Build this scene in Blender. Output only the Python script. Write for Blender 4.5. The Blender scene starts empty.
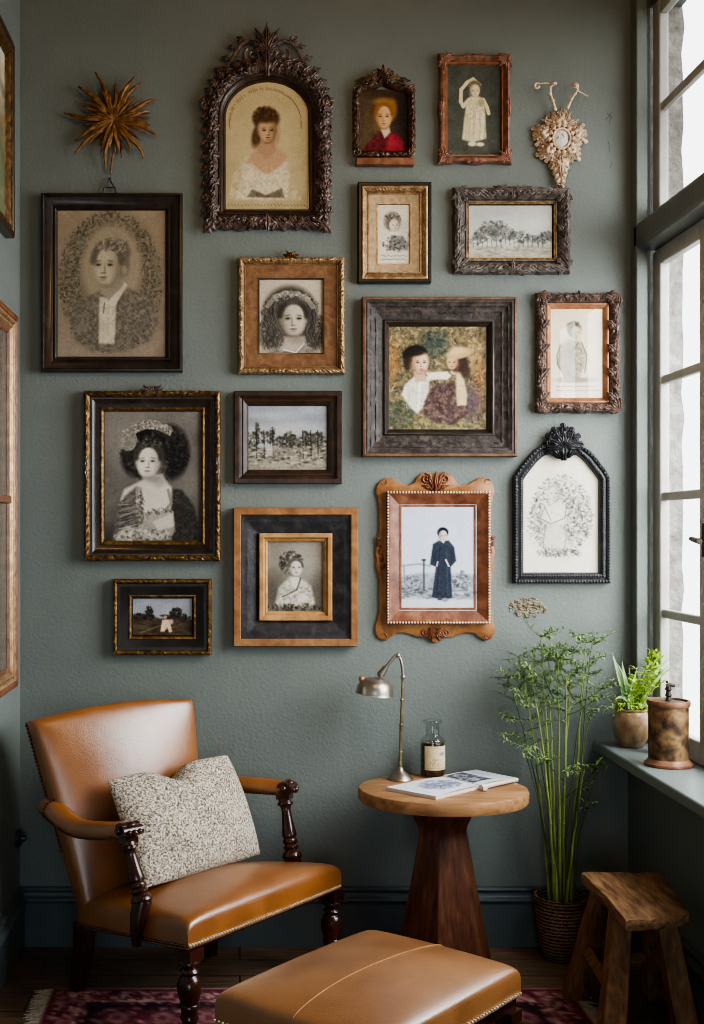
import bpy, bmesh, math, random
import numpy as np
from mathutils import Vector, Matrix, Euler
PI = math.pi
rnd = random.Random(7)
COL = bpy.context.scene.collection
# ------------------------------------------------------------------ camera model
F_PX, CX, HY, EYE, D = 1200.0, 240.0, 530.0, 1.4, 4.05
KW = 4.03 / F_PX                      # metres per pixel on the picture wall
def at(px, py, d):                    # photo pixel + depth -> place in the room
    return Vector(((px-CX)*d/F_PX, d-D, EYE-(py-HY)*d/F_PX))
def on_floor(px, py):
    return at(px, py, EYE*F_PX/(py-HY))
def at_z(px, py, z):
    return at(px, py, (EYE-z)*F_PX/(py-HY))
def W(px, py, h=0.0):                 # picture wall point
    return ((px-CX)*KW, -h, EYE-(py-HY)*KW)
def lin(c):
    if isinstance(c, str):
        c = c.lstrip('#'); c = [int(c[i:i+2], 16)/255 for i in (0, 2, 4)]
    return tuple((x/12.92 if x <= .04045 else ((x+.055)/1.055)**2.4) for x in c)
def rgb(c):
    c = c.lstrip('#'); return np.array([int(c[i:i+2], 16)/255 for i in (0, 2, 4)])

# ------------------------------------------------------------------ mesh builder
class MB:
    def __init__(s): s.v = []; s.f = []
    def add(s, vs, fs):
        b = len(s.v); s.v.extend([tuple(map(float, p)) for p in vs]); s.f.extend([tuple(b+i for i in f) for f in fs]); return s
    def grid(s, P, cu=False, cv=False):
        nu, nv = P.shape[:2]; b = len(s.v)
        s.v.extend(map(tuple, P.reshape(-1, 3).tolist()))
        for i in range(nu if cu else nu-1):
            i2 = (i+1) % nu
            for j in range(nv if cv else nv-1):
                j2 = (j+1) % nv
                s.f.append((b+i*nv+j, b+i2*nv+j, b+i2*nv+j2, b+i*nv+j2))
        return s
    def box(s, c, size, rot=None):
        vs = []
        for x in (-.5, .5):
            for y in (-.5, .5):
                for z in (-.5, .5):
                    p = Vector((x*size[0], y*size[1], z*size[2]))
                    if rot is not None: p = rot @ p
                    vs.append(p+Vector(c))
        return s.add(vs, [(0,1,3,2),(4,6,7,5),(0,4,5,1),(2,3,7,6),(0,2,6,4),(1,5,7,3)])
    def b2(s, x0, x1, y0, y1, z0, z1):
        return s.box(((x0+x1)/2, (y0+y1)/2, (z0+z1)/2), (abs(x1-x0), abs(y1-y0), abs(z1-z0)))
    def hexa(s, b4, t4):                 # 4 bottom + 4 top points
        return s.add(list(b4)+list(t4), [(3,2,1,0),(4,5,6,7),(0,1,5,4),(1,2,6,5),(2,3,7,6),(3,0,4,7)])
    def tube(s, pts, rad, n=8, caps=True, flat=1.0, up=None):
        pts = [Vector(p) for p in pts]; m = len(pts)
        if not hasattr(rad, '__len__'): rad = [rad]*m
        P = np.zeros((m, n, 3)); ref = None
        for i in range(m):
            t = (pts[min(i+1, m-1)]-pts[max(i-1, 0)])
            t = t.normalized() if t.length > 1e-9 else Vector((0, 0, 1))
            if up is not None: ref = Vector(up)
            elif ref is None: ref = Vector((0, 0, 1)) if abs(t.z) < .9 else Vector((1, 0, 0))
            a = t.cross(ref)
            if a.length < 1e-6: a = t.cross(Vector((.3, .9, .1)))
            a.normalize(); b = a.cross(t).normalized()
            if up is None: ref = b
            for k in range(n):
                th = 2*PI*k/n
                P[i, k] = pts[i]+a*(math.cos(th)*rad[i])+b*(math.sin(th)*rad[i]*flat)
        b0 = len(s.v); s.grid(P, cv=True)
        if caps:
            s.f.append(tuple(b0+k for k in range(n))[::-1]); s.f.append(tuple(b0+(m-1)*n+k for k in range(n)))
        return s
    def lathe(s, A, B, prof, n=24, caps=True):
        A = Vector(A); B = Vector(B)
        return s.tube2([(A.lerp(B, t), r) for t, r in prof], (B-A).normalized(), n, caps)
    def tube2(s, pr, ax, n, caps=True):
        ref = Vector((1, 0, 0)) if abs(ax.x) < .9 else Vector((0, 1, 0))
        a = ax.cross(ref).normalized(); b = ax.cross(a).normalized()
        P = np.zeros((len(pr), n, 3))
        for i, (c, r) in enumerate(pr):
            for k in range(n):
                th = 2*PI*k/n; P[i, k] = c+a*(math.cos(th)*r)+b*(math.sin(th)*r)
        b0 = len(s.v); s.grid(P, cv=True)
        if caps:
            s.f.append(tuple(b0+k for k in range(n))); s.f.append(tuple(b0+(len(pr)-1)*n+k for k in range(n))[::-1])
        return s
    def ell(s, c, r, n=10, m=6):
        if not hasattr(r, '__len__'): r = (r, r, r)
        P = np.zeros((m+1, n, 3))
        for i in range(m+1):
            ph = PI*i/m
            for k in range(n):
                th = 2*PI*k/n
                P[i, k] = (c[0]+r[0]*math.sin(ph)*math.cos(th), c[1]+r[1]*math.sin(ph)*math.sin(th), c[2]+r[2]*math.cos(ph))
        return s.grid(P, cv=True)
    def build(s, name, mat, org=(0, 0, 0), parent=None, angle=40, bevel=0, solid=0, weld=True):
        me = bpy.data.meshes.new(name)
        o = Vector(org)
        vs = (np.array(s.v)-np.array(tuple(o))).tolist() if s.v else []
        me.from_pydata(vs, [], s.f)
        bm = bmesh.new(); bm.from_mesh(me)
        if weld: bmesh.ops.remove_doubles(bm, verts=bm.verts, dist=1e-5)
        bmesh.ops.recalc_face_normals(bm, faces=bm.faces)
        bm.to_mesh(me); bm.free()
        me.polygons.foreach_set('use_smooth', [True]*len(me.polygons))
        me.set_sharp_from_angle(angle=math.radians(angle))
        me.materials.append(mat)
        ob = bpy.data.objects.new(name, me); COL.objects.link(ob)
        if parent is not None: ob.parent = parent
        if solid:
            m = ob.modifiers.new('solid', 'SOLIDIFY'); m.thickness = solid; m.offset = 0
        if bevel:
            m = ob.modifiers.new('bevel', 'BEVEL'); m.width = bevel; m.segments = 2; m.limit_method = 'ANGLE'; m.angle_limit = math.radians(35)
        return ob
class Thing:
    def __init__(s, name, label, cat, loc, group=None):
        s.o = bpy.data.objects.new(name, None); COL.objects.link(s.o)
        s.o.empty_display_size = .05
        s.org = Vector(loc); s.o.location = s.org
        s.o['label'] = label; s.o['category'] = cat
        if group: s.o['group'] = group
    def part(s, name, mb, mat, parent=None, label=None, **k):
        ob = mb.build(name, mat, s.org, parent if parent is not None else s.o, **k)
        if label: ob['label'] = label
        return ob
    def split(s, name, mb, mat, gap=.002, **k):
        """pieces that do not touch become parts of their own"""
        n = len(mb.v); par = list(range(n))
        def find(a):
            while par[a] != a: par[a] = par[par[a]]; a = par[a]
            return a
        for f in mb.f:
            r0 = find(f[0])
            for q in f[1:]: par[find(q)] = r0
        isl = {}
        for i in range(n): isl.setdefault(find(i), []).append(i)
        A = np.array(mb.v); ks = list(isl); lo = np.array([A[isl[q]].min(0) for q in ks])-gap; hi = np.array([A[isl[q]].max(0) for q in ks])+gap
        p2 = list(range(len(ks)))
        def f2(a):
            while p2[a] != a: p2[a] = p2[p2[a]]; a = p2[a]
            return a
        for i in range(len(ks)):
            hit = np.where(np.all(lo <= hi[i], 1) & np.all(hi >= lo[i], 1))[0]
            for j in hit: p2[f2(int(j))] = f2(i)
        root = {kk: f2(i) for i, kk in enumerate(ks)}; groups = {}
        for f in mb.f: groups.setdefault(root[find(f[0])], []).append(f)
        for fs in groups.values():
            m = MB(); used = sorted({q for f in fs for q in f}); ix = {q: i for i, q in enumerate(used)}
            m.v = [mb.v[q] for q in used]; m.f = [tuple(ix[q] for q in f) for f in fs]; s.part(name, m, mat, **k)
def solo(name, mb, mat, label, cat, loc=(0, 0, 0), **k):
    ob = mb.build(name, mat, loc, None, **k); ob.location = loc
    ob['label'] = label; ob['category'] = cat; return ob
def structure(name, mb, mat, parent=None, **k):
    ob = mb.build(name, mat, (0, 0, 0), parent, **k)
    if parent is None: ob['kind'] = 'structure'
    return ob

# ------------------------------------------------------------------ materials
def nodes(name):
    m = bpy.data.materials.new(name); m.use_nodes = True
    nt = m.node_tree; b = nt.nodes['Principled BSDF']
    return m, nt, b
def ramp(nt, stops):
    r = nt.nodes.new('ShaderNodeValToRGB'); e = r.color_ramp.elements
    while len(e) < len(stops): e.new(.5)
    for x, (p, c) in zip(e, stops):
        x.position = p; x.color = (*lin(c), 1) if isinstance(c, str) else (*c, 1)
    return r
def coords(nt, stretch, kind='Object'):
    tc = nt.nodes.new('ShaderNodeTexCoord'); mp = nt.nodes.new('ShaderNodeMapping')
    mp.inputs['Scale'].default_value = stretch
    nt.links.new(tc.outputs[kind], mp.inputs[0]); return mp.outputs[0]
def mat(name, stops, scale=8, rough=.5, metal=0, bump=.2, bscale=60, bdist=.003, stretch=(1, 1, 1), coat=0, detail=6,
        pointy=None, spec=.32, rough2=None, distort=.4):
    m, nt, b = nodes(name); L = nt.links.new
    co = coords(nt, stretch)
    n = nt.nodes.new('ShaderNodeTexNoise'); n.inputs['Scale'].default_value = scale; n.inputs['Detail'].default_value = detail
    n.inputs['Distortion'].default_value = distort
    L(co, n.inputs['Vector']); r = ramp(nt, stops); L(n.outputs['Fac'], r.inputs[0]); out = r.outputs[0]
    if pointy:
        g = nt.nodes.new('ShaderNodeNewGeometry'); lo, hi, dark = pointy  # recess shade mixed into the base colour: worn look and stronger relief
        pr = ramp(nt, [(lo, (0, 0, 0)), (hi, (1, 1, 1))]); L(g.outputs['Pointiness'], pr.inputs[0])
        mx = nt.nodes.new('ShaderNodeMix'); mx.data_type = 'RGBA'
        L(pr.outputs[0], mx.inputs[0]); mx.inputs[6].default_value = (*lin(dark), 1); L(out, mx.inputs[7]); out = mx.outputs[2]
    L(out, b.inputs['Base Color'])
    if rough2 is not None:
        mr = nt.nodes.new('ShaderNodeMapRange'); mr.inputs[3].default_value = rough; mr.inputs[4].default_value = rough2
        L(n.outputs['Fac'], mr.inputs[0]); L(mr.outputs[0], b.inputs['Roughness'])
    else: b.inputs['Roughness'].default_value = rough
    b.inputs['Metallic'].default_value = metal; b.inputs['Coat Weight'].default_value = coat; b.inputs['Coat Roughness'].default_value = .15
    b.inputs['Specular IOR Level'].default_value = spec
    if bump:
        n2 = nt.nodes.new('ShaderNodeTexNoise'); n2.inputs['Scale'].default_value = bscale; n2.inputs['Detail'].default_value = 4
        L(co, n2.inputs['Vector']); bp = nt.nodes.new('ShaderNodeBump'); bp.inputs['Strength'].default_value = bump
        bp.inputs['Distance'].default_value = bdist
        L(n2.outputs['Fac'], bp.inputs['Height']); L(bp.outputs[0], b.inputs['Normal'])
    return m
def mat_vcol(name, rough=.45, coat=0, spec=.4, bump=0, bscale=200):
    m, nt, b = nodes(name)
    a = nt.nodes.new('ShaderNodeAttribute'); a.attribute_name = 'Col'
    nt.links.new(a.outputs['Color'], b.inputs['Base Color'])
    b.inputs['Roughness'].default_value = rough; b.inputs['Coat Weight'].default_value = coat; b.inputs['Coat Roughness'].default_value = .04
    b.inputs['Specular IOR Level'].default_value = spec
    if bump:
        n2 = nt.nodes.new('ShaderNodeTexNoise'); n2.inputs['Scale'].default_value = bscale
        nt.links.new(coords(nt, (1, 1, 1)), n2.inputs['Vector'])
        bp = nt.nodes.new('ShaderNodeBump'); bp.inputs['Strength'].default_value = bump; bp.inputs['Distance'].default_value = .002
        nt.links.new(n2.outputs['Fac'], bp.inputs['Height']); nt.links.new(bp.outputs[0], b.inputs['Normal'])
    return m
def mat_glass(name, tint=(1, 1, 1), f0=1.45, rough=.0, amount=None):
    m, nt, b = nodes(name); L = nt.links.new
    nt.nodes.remove(b); out = nt.nodes['Material Output']
    tr = nt.nodes.new('ShaderNodeBsdfTransparent'); tr.inputs[0].default_value = (*tint, 1)
    gl = nt.nodes.new('ShaderNodeBsdfGlossy'); gl.inputs['Roughness'].default_value = rough
    fr = nt.nodes.new('ShaderNodeMath'); fr.operation = 'MULTIPLY_ADD'; lw = nt.nodes.new('ShaderNodeLayerWeight'); lw.inputs[0].default_value = .5
    pw = nt.nodes.new('ShaderNodeMath'); pw.operation = 'POWER'; pw.inputs[1].default_value = 4.0; L(lw.outputs['Facing'], pw.inputs[0]); L(pw.outputs[0], fr.inputs[0]); fr.inputs[1].default_value = f0-.6; fr.inputs[2].default_value = .05
    mx = nt.nodes.new('ShaderNodeMixShader')
    L(fr.outputs[0], mx.inputs[0]); L(tr.outputs[0], mx.inputs[1]); L(gl.outputs[0], mx.inputs[2]); L(mx.outputs[0], out.inputs[0])
    return m

M = {}
def mk_wall(name, c1, c2):
    m, nt, b = nodes(name); L = nt.links.new; co = coords(nt, (1, 1, 1))
    n = nt.nodes.new('ShaderNodeTexNoise'); n.inputs['Scale'].default_value = 2.2; n.inputs['Detail'].default_value = 8; n.inputs['Roughness'].default_value = .65
    L(co, n.inputs['Vector']); r = ramp(nt, [(.3, c1), (.7, c2)]); L(n.outputs['Fac'], r.inputs[0]); L(r.outputs[0], b.inputs['Base Color'])
    a = nt.nodes.new('ShaderNodeTexNoise'); a.inputs['Scale'].default_value = 85; a.inputs['Detail'].default_value = 5
    c = nt.nodes.new('ShaderNodeTexNoise'); c.inputs['Scale'].default_value = 6; c.inputs['Detail'].default_value = 3
    L(co, a.inputs['Vector']); L(co, c.inputs['Vector'])
    ad = nt.nodes.new('ShaderNodeMath'); ad.operation = 'MULTIPLY_ADD'; ad.inputs[1].default_value = 1.3
    L(c.outputs['Fac'], ad.inputs[0]); L(a.outputs['Fac'], ad.inputs[2])
    bp = nt.nodes.new('ShaderNodeBump'); bp.inputs['Strength'].default_value = .5; bp.inputs['Distance'].default_value = .004
    L(ad.outputs[0], bp.inputs['Height']); L(bp.outputs[0], b.inputs['Normal']); b.inputs['Roughness'].default_value = .62
    b.inputs['Specular IOR Level'].default_value = .35
    return m
M['wall'] = mk_wall('wall_plaster', '#656b67', '#6f7670')
M['trim'] = mat('trim_paint', [(.3, '#4a5254'), (.7, '#545c5e')], 6, .38, bump=.15, bscale=25)
M['sill'] = mat('sill_paint', [(.3, '#66706f'), (.7, '#727c7a')], 8, .3, bump=.1, bscale=30, rough2=.45)
M['ceiling'] = mat('ceiling_paint', [(.3, '#6a5334'), (.7, '#785f3e')], 4, .8)
M['winframe'] = mat('window_paint', [(.3, '#a4a49d'), (.7, '#b5b4ad')], 12, .4, bump=.15, bscale=40)
M['winframe_dark'] = mat('transom_paint', [(.3, '#5c615f'), (.7, '#6b706d')], 8, .4, bump=.15, bscale=40)
M['stone'] = mat('outside_stone', [(.25, '#6a665f'), (.5, '#86827b'), (.75, '#a39f98')], 22, .9, bump=.8, bscale=60, bdist=.01)
M['glass'] = mat_glass('window_glass', (.97, .98, .98), 1.1)
M['picture'] = mat_vcol('picture_print', .5, 0, .12)
M['picture_gloss'] = mat_vcol('picture_under_glass', .5, 0, .1)
M['picglass'] = mat_glass('picture_glass', (1, 1, 1), 1.3)
M['ebony'] = mat('dark_stained_wood', [(.3, '#1c1511'), (.6, '#2e241e'), (.8, '#43362d')], 30, .32, bump=.25, bscale=90, coat=.2)
M['ebony_brown'] = mat('dark_brown_wood', [(.3, '#231710'), (.6, '#3a281d'), (.8, '#52392a')], 25, .35, bump=.25, bscale=80, coat=.2)
M['black_paint'] = mat('black_paint', [(.3, '#16140f'), (.7, '#262320')], 20, .38, bump=.15, bscale=60)
M['panel_black'] = mat('black_panel_wood', [(.25, '#171617'), (.5, '#2a2829'), (.75, '#403d3c')], 30, .45, bump=.4, bscale=110)
M['weathered'] = mat('weathered_black_wood', [(.25, '#1d1715'), (.5, '#352d29'), (.75, '#564b44')], 40, .55, bump=.6, bscale=110)
M['oak'] = mat('oak_wood', [(.25, '#6b4526'), (.5, '#8a5d36'), (.75, '#a27446')], 26, .45, bump=.3, bscale=90)
M['oak_gold'] = mat('golden_oak', [(.25, '#8a6238'), (.5, '#a87c4a'), (.75, '#bf9660')], 26, .42, bump=.25, bscale=90)
M['redwood'] = mat('reddish_wood', [(.25, '#4f2a1a'), (.5, '#744630'), (.75, '#94664a')], 26, .42, bump=.3, bscale=90)
M['walnut_mat'] = mat('walnut_panel', [(.25, '#54361f'), (.5, '#6f4c30'), (.75, '#856243')], 45, .5, bump=.3, bscale=120)
M['rim_brown'] = mat('brown_rim', [(.25, '#4a3222'), (.5, '#6d4d36'), (.75, '#86664c')], 30, .5, bump=.4, bscale=90)
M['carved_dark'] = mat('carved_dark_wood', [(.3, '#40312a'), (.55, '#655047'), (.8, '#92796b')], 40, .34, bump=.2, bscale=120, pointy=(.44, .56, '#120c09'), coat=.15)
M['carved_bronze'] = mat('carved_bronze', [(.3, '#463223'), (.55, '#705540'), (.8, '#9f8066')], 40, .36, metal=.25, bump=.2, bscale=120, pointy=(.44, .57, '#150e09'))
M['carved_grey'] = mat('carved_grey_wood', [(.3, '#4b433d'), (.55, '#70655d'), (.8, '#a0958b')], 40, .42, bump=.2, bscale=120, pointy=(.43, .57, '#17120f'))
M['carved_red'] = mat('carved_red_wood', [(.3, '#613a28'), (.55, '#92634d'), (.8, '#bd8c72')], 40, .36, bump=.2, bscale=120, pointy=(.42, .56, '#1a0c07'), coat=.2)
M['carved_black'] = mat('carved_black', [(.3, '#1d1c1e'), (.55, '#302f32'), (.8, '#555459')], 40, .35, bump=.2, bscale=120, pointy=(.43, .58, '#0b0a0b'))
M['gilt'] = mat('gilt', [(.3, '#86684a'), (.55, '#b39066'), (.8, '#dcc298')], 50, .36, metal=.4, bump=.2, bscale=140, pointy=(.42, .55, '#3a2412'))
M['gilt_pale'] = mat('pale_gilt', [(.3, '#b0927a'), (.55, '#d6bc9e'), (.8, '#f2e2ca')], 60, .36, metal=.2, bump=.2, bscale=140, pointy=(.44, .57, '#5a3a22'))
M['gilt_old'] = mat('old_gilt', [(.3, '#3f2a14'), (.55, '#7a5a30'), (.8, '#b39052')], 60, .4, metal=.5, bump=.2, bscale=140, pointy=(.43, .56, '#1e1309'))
M['copper'] = mat('copper_slip', [(.3, '#7d5136'), (.55, '#9c6b4b'), (.8, '#b98a68')], 30, .35, metal=.3, bump=.1)
M['linen_mat'] = mat('beige_mat', [(.3, '#8f7656'), (.55, '#a88e6b'), (.8, '#bca37f')], 60, .6, bump=.3, bscale=200)
M['burst'] = mat('dried_gold_stalk', [(.3, '#4a2f18'), (.55, '#7d5730'), (.8, '#a97f4c')], 50, .45, metal=.2, bump=.3, bscale=150)
M['iron'] = mat('dark_iron', [(.3, '#2a251f'), (.7, '#4a4238')], 40, .45, metal=.6)
M['brass'] = mat('aged_brass', [(.3, '#6e5f42'), (.55, '#8f7e58'), (.8, '#b3a27a')], 40, .32, metal=.85, bump=.08)
M['nickel'] = mat('tarnished_nickel', [(.3, '#7d7468'), (.55, '#a0978a'), (.8, '#bcb4a8')], 14, .33, metal=.9, bump=.05)
M['medallion'] = mat('ivory_medallion', [(.3, '#b5b1a8'), (.6, '#d0ccc2'), (.8, '#e2dfd6')], 60, .4, bump=.6, bscale=80)
def mk_leather(name, a, b_, c):
    m, nt, b = nodes(name); L = nt.links.new; co = coords(nt, (1, 1, 1))
    n = nt.nodes.new('ShaderNodeTexNoise'); n.inputs['Scale'].default_value = 7; n.inputs['Detail'].default_value = 7; n.inputs['Roughness'].default_value = .6
    L(co, n.inputs['Vector']); r = ramp(nt, [(.25, a), (.5, b_), (.8, c)]); L(n.outputs['Fac'], r.inputs[0]); L(r.outputs[0], b.inputs['Base Color'])
    v = nt.nodes.new('ShaderNodeTexVoronoi'); v.inputs['Scale'].default_value = 260; L(co, v.inputs['Vector'])
    n2 = nt.nodes.new('ShaderNodeTexNoise'); n2.inputs['Scale'].default_value = 14; n2.inputs['Detail'].default_value = 5; L(co, n2.inputs['Vector'])
    ad = nt.nodes.new('ShaderNodeMath'); ad.operation = 'MULTIPLY_ADD'; ad.inputs[1].default_value = 4.0
    L(n2.outputs['Fac'], ad.inputs[0]); L(v.outputs['Distance'], ad.inputs[2])
    bp = nt.nodes.new('ShaderNodeBump'); bp.inputs['Strength'].default_value = .25; bp.inputs['Distance'].default_value = .002
    L(ad.outputs[0], bp.inputs['Height']); L(bp.outputs[0], b.inputs['Normal'])
    mr = nt.nodes.new('ShaderNodeMapRange'); mr.inputs[3].default_value = .26; mr.inputs[4].default_value = .42
    L(n.outputs['Fac'], mr.inputs[0]); L(mr.outputs[0], b.inputs['Roughness'])
    b.inputs['Specular IOR Level'].default_value = .7; b.inputs['Coat Weight'].default_value = .8; b.inputs['Coat Roughness'].default_value = .3
    return m
M['leather'] = mk_leather('tan_leather', '#6b401c', '#844f22', '#98612f')
M['leather_worn'] = mk_leather('worn_tan_leather', '#6d4422', '#86572e', '#99683c')
M['mahogany'] = mat('turned_mahogany', [(.3, '#22100a'), (.6, '#3a1d13'), (.8, '#55301f')], 20, .25, bump=.1, bscale=60, coat=.4, stretch=(1, 1, .2))
M['nail'] = mat('antique_nail', [(.3, '#b39c7c'), (.7, '#dcc8a8')], 40, .3, metal=.5, bump=0)
M['nail_dark'] = mat('dark_nail', [(.3, '#30221a'), (.7, '#4a382c')], 40, .3, metal=.6, bump=0)
M['seam'] = mat('leather_seam', [(.3, '#8a5a30'), (.7, '#a87746')], 20, .5)
M['tabletop'] = mat('table_top_wood', [(.25, '#6b482b'), (.5, '#926a45'), (.75, '#aa835c')], 5, .45, bump=.3, bscale=20, stretch=(1.2, 9, 9), detail=9)
M['table_base'] = mat('table_base_wood', [(.25, '#341b10'), (.5, '#55301d'), (.75, '#744a30')], 7, .5, bump=.5, bscale=30, stretch=(7, 7, .8), detail=9)
M['stool'] = mat('old_stool_wood', [(.28, '#3f2817'), (.45, '#7d5a3b'), (.75, '#b08a62')], 7, .6, bump=1.0, bscale=30, stretch=(8, 1.2, 8), detail=9)
M['stool_leg'] = mat('old_stool_leg_wood', [(.25, '#4a2d18'), (.5, '#75502f'), (.75, '#946a44')], 7, .6, bump=.6, bscale=26, stretch=(8, 8, 1), detail=9)
M['wicker'] = None
M['soil'] = mat('soil', [(.3, '#150f0a'), (.7, '#2c2118')], 60, .95, bump=1, bscale=80)
M['stem'] = mat('green_stem', [(.3, '#6a7a38'), (.6, '#8b9a4e'), (.8, '#a8b166')], 14, .5)
M['stem_dark'] = mat('brown_green_stem', [(.3, '#3d4a25'), (.7, '#5d6a3a')], 14, .5)
def mk_leaf(name, a, b_, c):
    m = mat(name, [(.25, a), (.5, b_), (.75, c)], 14, .45, bump=0)
    b = m.node_tree.nodes['Principled BSDF']; b.inputs['Subsurface Weight'].default_value = .0
    return m
M['leaf'] = mk_leaf('feathery_leaf', '#4f6a38', '#6d8850', '#96ac72')
M['leaf_bright'] = mk_leaf('bright_leaf', '#7f9f2a', '#a5c242', '#c6dd72')
M['leaf_pale'] = mk_leaf('pale_leaf', '#6f9257', '#93b57c', '#b8d0a0')
M['clay'] = mat('glazed_clay', [(.3, '#5f452f'), (.5, '#8a6f52'), (.68, '#b39a80'), (.8, '#c8b6a6')], 16, .35, bump=.4, bscale=30, coat=.3)
M['rust_jar'] = mat('rust_clay', [(.3, '#43280f'), (.6, '#744a22'), (.8, '#93602f')], 16, .5, bump=.4, bscale=30)
M['rust'] = mat('rusty_tin', [(.25, '#1b140e'), (.42, '#3d2e1f'), (.53, '#6b4f33'), (.62, '#8a6d4a'), (.75, '#3f2c1c')], 22, .5, metal=.25, bump=.5, bscale=60, detail=9)
M['rust_edge'] = mat('rusty_rim', [(.25, '#5e3d29'), (.55, '#8a6048'), (.8, '#a8806a')], 26, .5, metal=.2, bump=.4, bscale=60)
M['paper'] = mat('page_edges', [(.3, '#b9a99c'), (.7, '#d8cabd')], 20, .7, stretch=(1, 1, 60), bump=.1)
M['print'] = mat_vcol('printed_page', .45, 0, .15)
M['label'] = mat_vcol('bottle_label', .6)
M['liquid'] = mat('brown_tonic', [(.3, '#2b1c0e'), (.7, '#4a3218')], 10, .15, bump=0, coat=.6)
M['clear_glass'] = mat_glass('clear_bottle_glass', (.84, .87, .86), 1.6)
M['fringe'] = mat('rug_fringe', [(.3, '#8d8273'), (.7, '#c3b8a6')], 60, .9)
M['switch'] = mat('dark_switch', [(.3, '#2c3033'), (.7, '#43484b')], 20, .35, metal=.3)
M['plaster'] = mat('bare_plaster', [(.3, '#5f5748'), (.5, '#857a66'), (.75, '#a99c86')], 60, .9, bump=.8, bscale=90)
# woven basket pot
def mk_wicker():
    m, nt, b = nodes('woven_basket'); L = nt.links.new
    tc = nt.nodes.new('ShaderNodeTexCoord'); w = nt.nodes.new('ShaderNodeTexWave'); w.bands_direction = 'Z'; w.inputs['Scale'].default_value = 28
    w.inputs['Distortion'].default_value = 3.0; w.inputs['Detail'].default_value = 3; w.inputs['Detail Scale'].default_value = 6
    L(tc.outputs['Object'], w.inputs['Vector']); r = ramp(nt, [(.2, '#38251a'), (.6, '#6d4d36'), (.9, '#926d50')]); L(w.outputs['Fac'], r.inputs[0])
    L(r.outputs[0], b.inputs['Base Color']); b.inputs['Roughness'].default_value = .7
    bp = nt.nodes.new('ShaderNodeBump'); bp.inputs['Strength'].default_value = .8; bp.inputs['Distance'].default_value = .004
    L(w.outputs['Fac'], bp.inputs['Height']); L(bp.outputs[0], b.inputs['Normal']); return m
M['wicker'] = mk_wicker()
# floor boards
def mk_floor():
    m, nt, b = nodes('floor_boards'); L = nt.links.new; co = coords(nt, (1, 1, 1))
    br = nt.nodes.new('ShaderNodeTexBrick'); br.inputs['Scale'].default_value = 1; br.offset = .37
    br.inputs['Brick Width'].default_value = 1.7; br.inputs['Row Height'].default_value = .14; br.inputs['Mortar Size'].default_value = .0025
    br.inputs['Color1'].default_value = (*lin('#7d6048'), 1); br.inputs['Color2'].default_value = (*lin('#66503d'), 1); br.inputs['Mortar'].default_value = (*lin('#120c08'), 1)
    L(co, br.inputs['Vector'])
    n = nt.nodes.new('ShaderNodeTexNoise'); n.inputs['Scale'].default_value = 9; n.inputs['Detail'].default_value = 9
    L(coords(nt, (.8, 9, 1)), n.inputs['Vector']); r = ramp(nt, [(.3, (.35, .35, .35)), (.7, (1.25, 1.25, 1.25))]); L(n.outputs['Fac'], r.inputs[0])
    mx = nt.nodes.new('ShaderNodeMix'); mx.data_type = 'RGBA'; mx.blend_type = 'MULTIPLY'; mx.inputs[0].default_value = 1
    L(br.outputs['Color'], mx.inputs[6]); L(r.outputs[0], mx.inputs[7]); L(mx.outputs[2], b.inputs['Base Color'])
    b.inputs['Roughness'].default_value = .42
    bp = nt.nodes.new('ShaderNodeBump'); bp.inputs['Strength'].default_value = .3; bp.inputs['Distance'].default_value = .003
    L(n.outputs['Fac'], bp.inputs['Height']); L(bp.outputs[0], b.inputs['Normal']); return m
M['floor'] = mk_floor()
# speckled cushion fabric
def mk_speckle():
    m, nt, b = nodes('speckled_fabric'); L = nt.links.new; co = coords(nt, (1, 1, 1))
    v = nt.nodes.new('ShaderNodeTexNoise'); v.inputs['Scale'].default_value = 165; v.inputs['Detail'].default_value = 3; v.inputs['Roughness'].default_value = .75; v.inputs['Distortion'].default_value = .0; L(co, v.inputs['Vector'])
    r = ramp(nt, [(.36, '#463c33'), (.45, '#776b5d'), (.52, '#b0a595'), (.62, '#d6cebf')]); L(v.outputs['Fac'], r.inputs[0])
    L(r.outputs[0], b.inputs['Base Color']); b.inputs['Roughness'].default_value = .9; b.inputs['Specular IOR Level'].default_value = .15
    bp = nt.nodes.new('ShaderNodeBump'); bp.inputs['Strength'].default_value = .4; bp.inputs['Distance'].default_value = .002
    L(v.outputs['Fac'], bp.inputs['Height']); L(bp.outputs[0], b.inputs['Normal']); return m
M['speckle'] = mk_speckle()

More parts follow.
